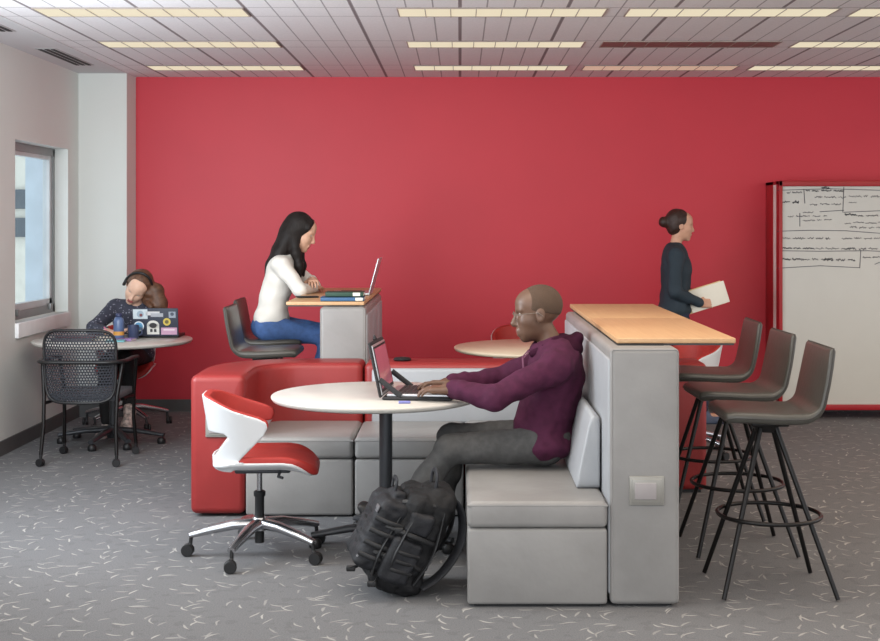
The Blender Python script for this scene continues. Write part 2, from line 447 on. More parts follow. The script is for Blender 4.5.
# ================================================================== THE SETTING
XL, YB, H = -3.09, 10.83, 2.785
WY0, WY1, WZ0, WZ1 = 9.03, 10.25, .87, 2.15
o = MB().box((2.35, 4.9, -.05), (11.3, 12.3, .1)).build('floor', M_CARPET); structure(o)
o = MB().box((2.15, 4.4, H + .05), (9.7, 13, .1)).build('ceiling', M_CEIL); structure(o)
m = MB(); m.box((XL / 2 - 2.70 / 2 - .1, 4.4, H + .0475), (.6, 13, .105))
o = m.build('trim_1', mat('white_ceiling_border', (206, 206, 208), .85, vary=.01)); structure(o)
o = MB().box((2.355, YB + .1, H / 2), (11.29, .2, H)).build('wall_back', M_RED_WALL); structure(o)
m = MB(); T = .2
m.box((XL - T / 2, (-1 + WY0) / 2, H / 2), (T, WY0 + 1, H)); m.box((XL - T / 2, (WY1 + YB) / 2, H / 2), (T, YB - WY1, H))
m.box((XL - T / 2, (WY0 + WY1) / 2, (WZ1 + H) / 2), (T, WY1 - WY0, H - WZ1)); m.box((XL - T / 2, (WY0 + WY1) / 2, WZ0 / 2), (T, WY1 - WY0, WZ0))
structure(m.build('wall_left', M_WHITE_WALL))
o = MB().box(((XL - 2.70) / 2, (10.53 + YB) / 2, H / 2), (abs(XL + 2.70), YB - 10.53, H)).build('wall_column', M_WHITE_WALL); structure(o)
structure(MB().box((1.65, YB - .006, .05), (8.7, .012, .1)).build('baseboard_back', M_BASEB))
structure(MB().box((XL + .006, 4.76, .05), (.012, 11.5, .1)).build('baseboard_left', M_BASEB))
m = MB(); m.box(((XL - 2.70) / 2, 10.524, .05), (.39, .012, .1)); m.box((-2.694, 10.67, .05), (.012, .3, .1))
structure(m.build('baseboard_column', M_BASEB))
# window
wr = MB(); xf = XL - .14
f_ = .05
wr.box((xf, (WY0 + WY1) / 2, WZ1 - .03), (.07, WY1 - WY0, .06)); wr.box((xf, (WY0 + WY1) / 2, WZ0 + .03), (.07, WY1 - WY0, .06))
wr.box((xf, WY1 - .02, 1.5), (.07, .04, WZ1 - WZ0)); wr.box((xf, WY0 + .02, 1.5), (.07, .04, WZ1 - WZ0))
win = wr.build('window_1', M_FRAME); structure(win)
m = MB(); m.box((xf, WY1 - .075, 1.5), (.05, .05, 1.18)); m.box((xf, WY0 + .07, 1.5), (.05, .05, 1.18)); m.box((xf, 9.65, WZ0 + .085), (.05, 1.1, .05)); m.box((xf, 9.65, WZ1 - .075), (.045, 1.1, .03))
m.build('window_sash', M_FRAMEW, win)
for yy in (9.35, 10.1):
    MB().box((xf + .045, yy, WZ0 + .05), (.03, .035, .05), .008).build('window_latch', M_FRAME, win)
MB().box((xf, 9.65, 1.51), (.008, 1.06, 1.14)).build('window_pane', M_GLASS, win)
MB().box((XL + .0, (WY0 + WY1) / 2, WZ0 - .0525), (.05, WY1 - WY0, .105), .004).build('window_sill', mat('white_trim', (224, 224, 224), .5), win)
# outside
bl = thing('building', 'pale building with dark windows seen through the window', 'building', (-9.5, 17, 0))
m = MB(); m.box((0, 8, 2), (12, 4, 16)); m.build('wall', mat('pale_facade', (206, 206, 196), .9, emit=0), bl)
for zz, hh in ((1.50, .34), (2.0, .34), (3.3, .9)):
    MB().box((1.0, 5.97, zz), (2.1, .08, hh), .01).build('window', mat('dark_facade_glass', (70, 82, 92), .2), bl)
tag(MB().box((-3.60, 11.35, 1.5), (.24, .45, 7)).build('concrete_fin', mat('blue_white_concrete', (188, 204, 214), .9)), 'pale blue grey concrete fin just outside the window', 'pillar')
# ceiling lamps: start x, lit state per row
M_LIT = mat('lit_diffuser', (250, 238, 206), .6, emit=.78, vary=.0, spec=.1)
for _m, _c in ((M_LIT, (248, 236, 206)),):
    _b = _m.node_tree.nodes['Principled BSDF']; _m.node_tree.links.remove(_b.inputs['Base Color'].links[0]); _b.inputs['Base Color'].default_value = (.12, .11, .10, 1)
M_DIM = mat('dim_diffuser', (226, 206, 180), .6, emit=.42, vary=.0)
M_OFF = mat('unlit_diffuser', (120, 100, 96), .5, vary=.05)
M_LFR = mat('lamp_frame', (150, 140, 132), .5)
rowname = ['nearest row', 'middle row', 'row closest to the red wall']
places = [(-2.43, 'leftmost'), (-.36, 'second from left'), (.96, 'third from left'), (2.27, 'rightmost')]
for ri, yc in enumerate(ROWS):
    for ci, (x0, pn) in enumerate(places):
        state = 'off' if (ri, ci) == (1, 2) else ('dim' if (ri, ci) == (2, 2) else 'lit')
        adj = {'off': 'unlit brownish', 'dim': 'dimly lit', 'lit': 'lit cream'}[state]
        t = thing('ceiling_lamp', adj + ' long ceiling lamp, ' + pn + ' in the ' + rowname[ri], 'lamp', (x0 + .6, yc, H), 0, 'long ceiling lamps')
        m = MB(); 
        for sx in (-1, 1): m.box((sx * .596, 0, -.003), (.008, .294, .006))
        for sy in (-1, 1): m.box((0, sy * .143, -.003), (1.19, .012, .006))
        for k in range(1, 8): m.box((-.585 + k * .146, 0, -.008), (.005, .29, .003))
        m.build('frame', M_LFR, t)
        m = MB()
        m.box((0, 0, -.0025), (1.184, .276, .003)); m.build('diffuser', {'off': M_OFF, 'dim': M_DIM, 'lit': M_LIT}[state], t)
for yy, lb in ((9.5, 'dark slotted air vent in the white ceiling border above the window'), (7.75, 'dark slotted air vent in the ceiling border at the upper left corner')):
    t = thing('air_vent', lb, 'vent', (-2.88, yy, H - .004), 0, 'air vents in the ceiling border')
    MB().box((0, 0, 0), (.15, .95, .008), .003).build('frame', mat('vent_frame', (170, 170, 170), .6), t)
    for k in range(3): MB().box((-.045 + k * .045, 0, -.004), (.024, .9, .008)).build('slot', mat('vent_dark', (40, 40, 42), .7), t)

# ================================================================== WHITEBOARD
def whiteboard():
    y0 = 10.38; x0, x1, zt, zb = 2.545, 4.1, 1.905, .075
    t = thing('whiteboard', 'large white dry-erase board in a red frame, covered in handwriting at the top', 'whiteboard', ((x0 + x1) / 2, y0, 0))
    RM = mat('dark_red_frame', (158, 14, 26), .4); cx = (x1 - x0) / 2
    m = MB(); m.box((0, 0, zt - .022), (x1 - x0, .03, .044), .004); m.box((0, 0, zb + .022), (x1 - x0, .03, .044), .004)
    m.box((-cx + .014, .037, (zt + zb) / 2), (.028, .104, zt - zb), .004); m.box((cx - .014, 0, (zt + zb) / 2), (.028, .03, zt - zb), .004)
    m.build('front_frame', RM, t)
    m = MB(); m.box((-cx + .013, .14, (zt + zb) / 2), (.022, .10, zt - zb - .01))
    m.build('side_strip', mat('white_strip', (228, 224, 218), .4), t)
    m = MB(); m.box((-cx + .012, .32, (zt + zb) / 2), (.024, .26, zt - zb), .004); m.box((0, .23, zt - .015), (x1 - x0, .43, .028), .003)
    m.box((0, .42, (zt + zb) / 2), (x1 - x0 - .03, .02, zt - zb - .03))
    m.build('rear_frame', RM, t)
    MB().box((0, .012, (zt + zb) / 2), (x1 - x0 - .05, .012, zt - zb - .08)).build('board', mat('glossy_whiteboard', (194, 193, 186), .16, vary=.01), t)
    for fx in (-cx + .1, cx - .1): MB().box((fx, .2, .04), (.06, .3, .08)).build('foot', M_BLACK, t)
    # writing. px -> board coordinates
    rnd = random.Random(9); s = F / y0
    def P(px, py): return ((px - 460) / s - (x0 + x1) / 2, 1.55 - (py - 224) / s)
    INK = mat('black_marker', (92, 92, 98), .6); mk = MB(); yy = .0045
    def stroke(pts, wd):
        for i in range(len(pts) - 1):
            a = Vector((pts[i][0], 0, pts[i][1])); b = Vector((pts[i + 1][0], 0, pts[i + 1][1])); d = b - a
            if d.length < 1e-5: continue
            n = Vector((-d.z, 0, d.x)).normalized() * wd / 2; u = d.normalized() * wd * .3
            q = [a - u - n, b + u - n, b + u + n, a - u + n]
            mk.add([(v.x, yy, v.z) for v in q] + [(v.x, yy + .002, v.z) for v in q], [(0, 1, 2, 3), (4, 7, 6, 5), (0, 4, 5, 1), (1, 5, 6, 2), (2, 6, 7, 3), (3, 7, 4, 0)])
    for l in ([(778, 189), (830, 187.5), (880, 189)], [(778, 230), (810, 229), (846, 229.5), (880, 232)], [(781, 249.5), (820, 250), (868, 249.5), (925, 252)], [(778, 267), (820, 264.5), (860, 266.5)],
              [(844, 186), (843, 211)], [(804, 188), (805, 202)], [(800, 212), (800, 225)], [(861, 249), (860, 266)], [(820, 210.5), (844, 209)], [(844, 211), (880, 209.5), (925, 210)], [(875, 263), (880, 261)]):
        stroke([P(*p) for p in l], .006)
    def word(px, py, n, hgt, wd=.0042, step=1.3):
        pts = []; x = px
        for k in range(n * 3):
            pts.append(P(x, py + rnd.uniform(-hgt, hgt) * (1 if k % 3 else .3))); x += step * rnd.uniform(.25, .55)
        stroke(pts, wd); return x
    def line(px, py, px1, hgt=1.1, wd=.0042):
        x = px
        while x < px1: x = word(x, py + rnd.uniform(-.3, .3), rnd.randint(3, 8), hgt, wd) + rnd.uniform(1.2, 2.6)
    for (a, y_, b, hg, wd) in ((822, 186.5, 831, 1.2, .007), (787, 191.5, 800, 1.2, .004), (806, 189.5, 834, .8, .006), (781, 200.5, 788, .9, .006), (793, 200.5, 800, 1.5, .008), (815, 196, 840, 1.1, .004),
                               (810, 203, 832, .9, .004), (849, 195, 872, 1.2, .0035), (849, 201.5, 855, .7, .0035), (803, 211, 812, .8, .0035), (803, 215, 827, 1, .0035), (803, 219, 826, 1, .0035), (788, 215, 797, .8, .004),
                               (845, 213.5, 857, 1.2, .007), (858, 214.5, 872, .8, .005), (845, 221.5, 880, 1, .004), (850, 226, 880, 1.1, .004), (780, 237, 790, 1, .004), (793, 237, 830, 1.2, .0045), (842, 237, 878, 1, .004),
                               (783, 247, 816, 1, .006), (816, 247, 842, 1.3, .004), (846, 247.5, 870, 1.2, .0045), (781, 258, 797, 1.2, .0065), (799, 258, 822, 1.3, .004), (824, 258.5, 858, 1.2, .0055), (863, 256, 880, .9, .005)):
        line(a, y_, b, hg, wd)
    for (a, y_) in ((884, 195), (884, 201), (884, 220), (884, 238), (884, 257)): line(a, y_, 915, 1.1)
    mk.build('handwriting', INK, t)
whiteboard()

# ================================================================== LOUNGE SEATING
def seam_tube(m, pts, r=.006): m.tube(pts, r, 6)
def back_path(pts, z0, z1, wdt, r=.035):
    pts = [(x, y, (z0 + z1) / 2) for x, y in pts]
    P3 = [Vector(p) for p in pts]
    def side(i):
        t = (P3[min(i + 1, len(P3) - 1)] - P3[max(i - 1, 0)]).normalized(); return (t.y, -t.x, 0)
    return loft(pts, side, lambda i: wdt, lambda i: z1 - z0, r, r)

def red_sofa():
    t = thing('sofa', 'red leather sofa arm curving into a low red back with a power socket', 'sofa', (-1.29, 7.3, 0))
    ox, oy = -1.29, 7.3
    P = [(-1.29, 6.91), (-1.29, 7.1), (-1.29, 7.3)]
    for k in range(1, 13):
        a = PI - PI / 2 * k / 12; P.append((-1.29 + .38 + .38 * math.cos(a), 7.3 + .38 * math.sin(a)))
    P += [(-.8, 7.68), (-.70, 7.68), (-.565, 7.68)]
    P = [(x - ox, y - oy) for x, y in P]
    V, Fc = back_path(P, .015, .755, .292)
    m = MB(); m.add(V, Fc, True); m.build('upholstered_back', M_REDL, t)
    m = MB()
    V, Fc = back_path(P[1:], 0, .05, .22, .01); m.add(V, Fc, False); m.build('plinth', M_BLACK, t)
    # piping lines along the top edges
    for sgn in (-1, 1):
        pts = []
        for i in range(1, len(P) - 1):
            tx, ty = P[i + 1][0] - P[i - 1][0], P[i + 1][1] - P[i - 1][1]; L = math.hypot(tx, ty)
            pts.append((P[i][0] + sgn * ty / L * .128, P[i][1] - sgn * tx / L * .128, .749))
        MB().tube(pts, .004, 6).build('piping', M_REDL, t)
    socket(t, (-1.285 - ox, 6.905 - oy, .481), .133, .106)
def socket(parent, c, w_, h_):
    m = MB(); x, y, z = c
    m.box((x, y, z), (w_, .012, h_), .004); m.box((x, y - .003, z), (w_ * .86, .012, h_ * .84), .003)
    o = m.build('socket_plate', M_PLATE, parent)
    MB().box((x - w_ * .04, y - .008, z), (w_ * .62, .01, h_ * .58), .003).build('socket_cover', M_PLATE2, o)
red_sofa()

t = thing('sofa', 'low red-topped sofa back with pale grey inner face beside the round table', 'sofa', (.45, 7.68, 0))
V, Fc = back_path([(-1.005, 0), (-.5, 0), (.5, 0), (.984, 0)], .015, .755, .292)
MB().add(V, Fc, True).build('upholstered_back', M_REDL, t)
MB().box((0, .0, .025), (1.9, .25, .05)).build('plinth', M_BLACK, t)
MB().box((-.36, -.155, .565), (1.2, .05, .32), .02).build('inner_panel', M_GREYL, t)  # lighter leather than the seats: light on this face put into its colour

def seat_unit(name, label, x0, x1, y0, y1, z1=.432, split=.322):
    t = thing(name, label, 'bench', ((x0 + x1) / 2, (y0 + y1) / 2, 0), 0, 'grey leather bench units')
    w_, d_ = x1 - x0, y1 - y0
    m = MB(); m.box((0, 0, (.008 + split) / 2), (w_ - .004, d_ - .004, split - .008 - .004), .014); m.build('base', M_GREY, t)
    # soft cushion: subdivided top that crowns a little
    m = MB(); m.box((0, 0, (split + z1) / 2), (w_ - .002, d_ + .008, z1 - split), .024, 4); m.build('seat_cushion', M_GREY, t)
    m = MB()
    hw, hd, zz = w_ / 2 - .004, d_ / 2 + .002, z1 - .018
    m.tube([(-hw, -hd, zz), (hw, -hd, zz), (hw, hd, zz), (-hw, hd, zz)], .0045, 6, closed=True); m.build('piping', M_GREY, t)
    MB().box((0, 0, .012), (w_ - .06, d_ - .06, .024)).build('plinth', M_BLACK, t)
    return t
seat_unit('bench_unit', 'grey leather bench unit beside the red sofa arm', -1.142, -.567, 6.91, 7.52, .425, .31)
seat_unit('bench_unit', 'grey leather bench unit behind the pole of the white round table', -.562, .02, 6.91, 7.5, .425, .31)
seat_unit('bench_unit', 'grey leather bench unit nearest the camera, in front of the man', .028, .602, 5.285, 6.3)
seat_unit('bench_unit', 'grey leather bench unit hidden behind the seated man', .028, .602, 6.31, 7.49)

# man's back cushion
def wedge_cushion(y0, y1, label):
    t = thing('back_cushion', label, 'cushion', (.551, (y0 + y1) / 2, .434))
    # profile in xz, lofted along y
    L = y1 - y0
    prof = [(-.054, .0), (.045, .0), (.047, .03), (.047, .285), (.040, .305), (.020, .315), (.006, .305), (-.006, .27), (-.055, .03)]
    V = []; n = len(prof); cx = sum(p[0] for p in prof) / n; cz = sum(p[1] for p in prof) / n
    secs = [(-L / 2, .8), (-L / 2 + .006, .93), (-L / 2 + .02, 1), (L / 2 - .02, 1), (L / 2 - .006, .93), (L / 2, .8)]
    for y, sc in secs:
        for (x, z) in prof: V.append((cx + (x - cx) * sc, y, cz + (z - cz) * sc))
    Fc = [(i * n + k, (i + 1) * n + k, (i + 1) * n + (k + 1) % n, i * n + (k + 1) % n) for i in range(len(secs) - 1) for k in range(n)]
    Fc += [tuple(range(n)), tuple((len(secs) - 1) * n + k for k in range(n))[::-1]]
    o = MB().add(V, Fc, True).build('cushion_body', M_GREYL, t)
    bv = o.modifiers.new('round', 'BEVEL'); bv.width = .008; bv.segments = 3; bv.limit_method = 'ANGLE'
wedge_cushion(5.53, 7.1, 'pale grey wedge back cushion behind the man on the bench')

def bar_unit(label, x0, x1, y0, y1, tx0, tx1, ty0, ty1, seam=None, right=True, zt=1.084, cat='counter'):
    cx, cy = (x0 + x1) / 2, (y0 + y1) / 2
    t = thing('bar_counter', label, cat, (cx, cy, 0))
    MB().box((0, 0, .532), (x1 - x0, y1 - y0, 1.044), .022, 4).build('upholstered_block', M_GREY, t)
    MB().box((0, 0, .013), (x1 - x0 - .06, y1 - y0 - .06, .026)).build('plinth', M_BLACK, t)
    sx = -1 if right else 1
    # inner side panels with stitched seams
    n = 3; L = (y1 - y0 - .03) / n
    for k in range(n): MB().box((sx * ((x1 - x0) / 2 - .003), -(y1 - y0) / 2 + .015 + L * (k + .5), .53), (.02, L - .006, .96), .009).build('side_panel', M_GREYL, t)
    m = MB()
    for xx in (-1, 1): m.tube([(xx * ((x1 - x0) / 2 - .008), -(y1 - y0) / 2 + .006, .04), (xx * ((x1 - x0) / 2 - .008), -(y1 - y0) / 2 + .006, 1.044)], .004, 6)
    m.tube([(-(x1 - x0) / 2 + .01, -(y1 - y0) / 2 + .006, 1.047), ((x1 - x0) / 2 - .01, -(y1 - y0) / 2 + .006, 1.047)], .004, 6)
    m.build('piping', M_GREY, t)
    segs = [(ty0, ty1)] if seam is None else [(ty0, seam - .001), (seam + .001, ty1)]
    for a, b in segs:
        o = MB().box(((tx0 + tx1) / 2 - cx, (a + b) / 2 - cy, zt - .011), (tx1 - tx0, b - a, .022), .004).build('tabletop', M_WOOD, t)
    MB().box(((tx0 + tx1) / 2 - cx, (ty0 + ty1) / 2 - cy, zt - .026), (tx1 - tx0 - .012, ty1 - ty0 - .012, .008)).build('top_backing', M_EDGE, t)
    MB().box((0, .02, 1.0565), ((x1 - x0) - .09, ty1 - ty0 - .3, .008)).build('mounting_plate', M_BLACK, t)
    for yy in (ty0 + .05, (ty0 + ty1) / 2, ty1 - .1):
        for xx in (-.068, .068): MB().lathe([(.011, 1.050), (.011, zt - .028)], (xx, yy - cy, 0), 14).build('post', M_CHROME, t)
    return t
b1 = bar_unit('grey leather bar counter with a long wooden top, behind the seated man', .611, .894, 5.285, 7.52, .654, 1.15, 5.42, 7.74, seam=6.58)
socket(b1, (.759 - .753, 5.283 - 6.4025, .476), .142, .118)
b2 = bar_unit('grey leather bar counter with a wooden top holding books, by the red wall', -.852, -.570, 7.89, 9.42, -1.065, -.587, 7.96, 9.70, right=False)

# ================================================================== TABLES
def caster(m, x, y, r, a):
    R = Matrix.Rotation(a, 3, 'Z') @ Matrix.Rotation(PI / 2, 3, 'X')
    for d in (-1, 1):
        off = Matrix.Rotation(a, 3, 'Z') @ Vector((0, d * r * .42, 0))
        m.lathe([(r * .5, -r * .3), (r * .92, -r * .3), (r, -r * .18), (r, r * .18), (r * .92, r * .3), (r * .5, r * .3)], (x + off.x, y + off.y, r), 20, R)
def round_table(name, label, x, y, z, R_, mtop, poler=.032, arms=(), armmat=M_DARKMET, armlen=.42, dx=0, n_glide=True):
    t = thing(name, label, 'table', (x, y, 0), 0)
    m = MB(); m.lathe([(R_ - .022, z - .026), (R_ - .008, z - .022), (R_, z - .01), (R_, z - .003), (R_ - .003, z)], n=96); o = m.build('tabletop', mtop, t)
    MB().lathe([(R_ - .06, z - .03), (R_ - .018, z - .0262)], n=96).build('edge_band', M_EDGE, t)
    MB().lathe([(poler, .05), (poler, z - .045), (poler * 2.6, z - .04), (poler * 2.6, z - .028)], (dx, 0, 0), 28).build('pole', M_DARKMET, t)
    MB().lathe([(poler * 1.35, .035), (poler * 1.6, .05), (poler * 1.5, .12), (poler, .13)], (dx, 0, 0), 24).build('hub', armmat, t)
    for a in arms:
        a = math.radians(a); e = (dx + armlen * math.cos(a), armlen * math.sin(a)); pts = [(dx, 0, .095), (dx + .5 * armlen * math.cos(a), .5 * armlen * math.sin(a), .088), (e[0], e[1], .062)]
        ar = MB().tube(pts, [.034, .029, .022], 12, flat=.65).build('foot_arm', armmat, t)
        MB().lathe([(.026, 0), (.03, .006), (.03, .03), (.018, .045)], (e[0] - .02 * math.cos(a), e[1] - .02 * math.sin(a), 0), 18).build('glide', M_BLACK, ar)
    return t
round_table('round_table', 'white round table in front of the grey bench where the man types', -.408, 6.31, .735, .505, M_TABLE, arms=(188, 118, 46, 334, 266), dx=.048, armlen=.36)
round_table('round_table', 'cream round table behind the low sofa back by the red wall', .545, 8.75, .735, .585, M_CREAM, arms=(20, 110, 200, 290))
round_table('round_table', 'small white round table by the window where a woman writes', -2.479, 9.29, .735, .557, M_TABLE, poler=.028, arms=(188, 150, 262, 352, 300), armlen=.38)

# ================================================================== WHITE AND RED SWIVEL CHAIR
def polydist(px, pz, poly):
    d = np.full(np.broadcast(px, pz).shape, 1e9); s = np.ones(d.shape); n = len(poly)
    for i in range(n):
        a = poly[i]; b = poly[i - 1]; ex, ez = b[0] - a[0], b[1] - a[1]; wx, wz = px - a[0], pz - a[1]
        t = np.clip((wx * ex + wz * ez) / (ex * ex + ez * ez), 0, 1)
        d = np.minimum(d, (wx - ex * t) ** 2 + (wz - ez * t) ** 2)
        c1 = pz >= a[1]; c2 = pz < b[1]; c3 = ex * wz > ez * wx
        fl = (c1 & c2 & c3) | (~c1 & ~c2 & ~c3); s = np.where(fl, -s, s)
    return s * np.sqrt(d)
def plan(X, Y, Z, off=0):
    # horizontal U of the back shell; grows wider with height
    bx = -.205 - .16 * np.clip(Z - .45, 0, .4) + off; hy = .205 + .10 * np.clip(Z - .45, 0, .3) - off
    rad = .19 - off; cx = .6
    qx = np.abs(X - cx) - ((cx - bx) - rad); qy = np.abs(Y) - (hy - rad)
    return np.sqrt(np.maximum(qx, 0) ** 2 + np.maximum(qy, 0) ** 2) + np.minimum(np.maximum(qx, qy), 0) - rad
PROF = [(-.32, .788), (-.20, .752), (-.10, .710), (.015, .674), (.048, .656), (.055, .632), (.038, .597), (-.08, .475), (-.115, .425), (-.30, .425), (-.30, .475), (-.20, .487), (-.125, .585), (-.145, .60), (-.19, .602), (-.32, .602)]
def swivel_chair():
    t = thing('swivel_chair', 'white and red swivel chair on a polished five-arm base, at the round table', 'chair')
    S = Sdf(.005)
    def wall(X, Y, Z):
        d = np.abs(plan(X, Y, Z)) - .006
        return np.maximum(d, polydist(X, Z, PROF))
    S.P.append((np.array([-.34, -.28, .40]), np.array([.08, .28, .80]), wall, .001, False))
    # seat pan under the cushion
    def pan(X, Y, Z):
        zc = .432 + .035 * np.clip((np.abs(Y) - .12) / .1, 0, 1) ** 2 - .032 * np.clip((X - .10) / .15, 0, 1.3) ** 2 + .03 * np.clip((-.12 - X) / .1, 0, 1) ** 2
        d = np.abs(Z - zc) - .008
        q = np.sqrt((np.maximum(np.abs(X - .025) - .115, 0)) ** 2 + (np.maximum(np.abs(Y) - .105, 0)) ** 2) - .115
        return np.maximum(d, q)
    S.P.append((np.array([-.24, -.25, .36]), np.array([.27, .25, .49]), pan, .02, False))
    sdf_obj('shell', S, M_SHELL, t, relax=2)
    S = Sdf(.005)
    prof2 = [(-.32, .794), (-.20, .758), (-.10, .716), (.015, .680), (.052, .660), (.058, .636), (.042, .607), (-.02, .60), (-.32, .605)]
    def pad(X, Y, Z): return np.maximum(np.abs(plan(X, Y, Z, .018)) - .0145, polydist(X, Z, prof2))
    S.P.append((np.array([-.34, -.28, .58]), np.array([.08, .28, .80]), pad, .001, False))
    sdf_obj('back_pad', S, M_PADRED, t, relax=3)
    S = Sdf(.006)
    def cush(X, Y, Z):
        zc = .455 - .032 * np.clip((X - .10) / .15, 0, 1.3) ** 2 + .02 * np.clip((np.abs(Y) - .1) / .1, 0, 1) ** 2
        q = np.sqrt((np.maximum(np.abs(X - .062) - .10, 0)) ** 2 + (np.maximum(np.abs(Y) - .09, 0)) ** 2) - .10
        q2 = np.maximum(np.abs(Z - zc) - .006, 0)
        return np.sqrt(np.maximum(q, 0) ** 2 + q2 ** 2) + np.minimum(np.maximum(q, q2 - .02), 0) - .018
    S.P.append((np.array([-.24, -.24, .38]), np.array([.29, .24, .50]), cush, .001, False))
    sdf_obj('seat', S, M_PADRED, t, relax=2)
    m = MB(); m.box((.02, 0, .408), (.26, .16, .022), .01); m.tube([(.1, -.09, .405), (.1, -.17, .40), (.12, -.19, .398)], .007, 8); m.build('mechanism', M_DARKMET, t)
    MB().lathe([(.013, .28), (.013, .40)], n=18).build('gas_piston', M_CHROME, t)
    MB().lathe([(.022, .06), (.022, .275), (.028, .28), (.028, .30), (.02, .305)], n=22).build('column', M_BLACK, t)
    MB().lathe([(.03, .115), (.038, .12), (.038, .165), (.03, .18)], n=22).build('hub', M_CHROME, t)
    for k in range(5):
        a = math.radians(-108 + 72 * k); c, s_ = math.cos(a), math.sin(a)
        pts = [(c * r, s_ * r, z) for r, z in ((.02, .15), (.12, .145), (.24, .12), (.325, .098))]
        ar = MB().tube(pts, [.034, .030, .024, .019], 14, flat=.8).build('base_arm', M_CHROME, t)
        m = MB(); m.tube([(c * .318, s_ * .318, .10), (c * .322, s_ * .322, .055)], .009, 8); m.box((c * .325, s_ * .325, .05), (.02, .02, .03), .005)
        caster(m, c * .335, s_ * .335, .029, (.1, -.3, .35, .2, -.1)[k]); m.build('caster', M_BLACK, ar)
    return t
ch = swivel_chair()
ch.location = (-.945, 6.13, 0); ch.rotation_euler = (0, 0, math.radians(4)); ch['group'] = 'white and red swivel chairs'
ch['label'] = 'white and red swivel chair at the left of the white round table, nearest the camera'
dup(ch, (-2.58, 10.03, 0), -PI / 2 + .12, 'white and red swivel chair under the woman writing by the window')
dup(ch, (1.50, 8.80, 0), PI + .5, 'orange-red and white swivel chair seen under the long wooden bar top')
dup(ch, (.47, 9.98, 0), -PI / 2 - .05, 'red swivel chair behind the cream round table, by the red wall')

# ================================================================== BAR STOOLS
def bar_stool(label):
    t = thing('bar_stool', label, 'stool', group='dark leather bar stools')
    K = .015
    P = [(-.235, 0, .735), (-.20, 0, .742), (-.12, 0, .740), (0, 0, .734), (.07, 0, .735)]
    for k in range(1, 8):
        a = -PI / 2 + (PI / 2 - .2) * k / 7; P.append((.085 + .085 * math.cos(a), 0, .82 + .085 * math.sin(a)))
    P += [(.185, 0, .88), (.198, 0, .95), (.212, 0, 1.03)]
    P = [(p[0] + .012, p[1], p[2] + K) for p in P]
    N = len(P)
    def w_(i): return (.40, .42, .43, .43, .43)[i] if i < 5 else (.425 if i < N - 2 else (.415 if i == N - 2 else .395))
    def h_(i): return .045 if i < 5 else max(.045 - .0035 * (i - 4), .026)
    V, Fc = loft(P, lambda i: (0, 1, 0), w_, h_, .02, .018, 4, 4)
    MB().add(V, Fc, True).build('seat_shell', M_STOOL, t)
    for sy in (-1, 1): MB().tube([(p[0], sy * (w_(i) / 2 - .001), p[2]) for i, p in enumerate(P)], .0028, 6).build('seam', mat('dark_stitching', (48, 44, 40), .5), t)
    m = MB(); m.box((-.01, 0, .712), (.16, .16, .022), .006); m.lathe([(.05, .672), (.06, .708)], (-.01, 0, 0), 20); m.build('mount', M_BLKMET, t)
    for sx in (-1, 1):
        for sy in (-1, 1):
            MB().tube([(sx * .028 - .01, sy * .028, .71), (sx * .236, sy * .215, .008)], [.012, .010], 12).build('leg', M_BLKMET, t)
    m = MB(); m.tube([(.217 * math.cos(a), .217 * math.sin(a), .318) for a in [2 * PI * k / 48 for k in range(48)]], .009, 10, closed=True); m.build('footring', M_BLKMET, t)
    return t
st = bar_stool('dark taupe bar stool nearest the camera, at the wooden bar top')
st.location = (1.325, 5.58, 0)
G = 'dark leather bar stools'
dup(st, (1.335, 6.26, 0), .03, 'dark taupe bar stool in the middle of the three at the wooden bar top', G)
dup(st, (1.355, 7.0, 0), -.02, 'dark taupe bar stool furthest back of the three at the wooden bar top', G)
dup(st, (-1.235, 8.24, 0), PI, 'empty grey bar stool in front of the seated woman in white', G)
dup(st, (-1.30, 8.98, 0), PI, 'grey bar stool on which the woman in white sits', G)

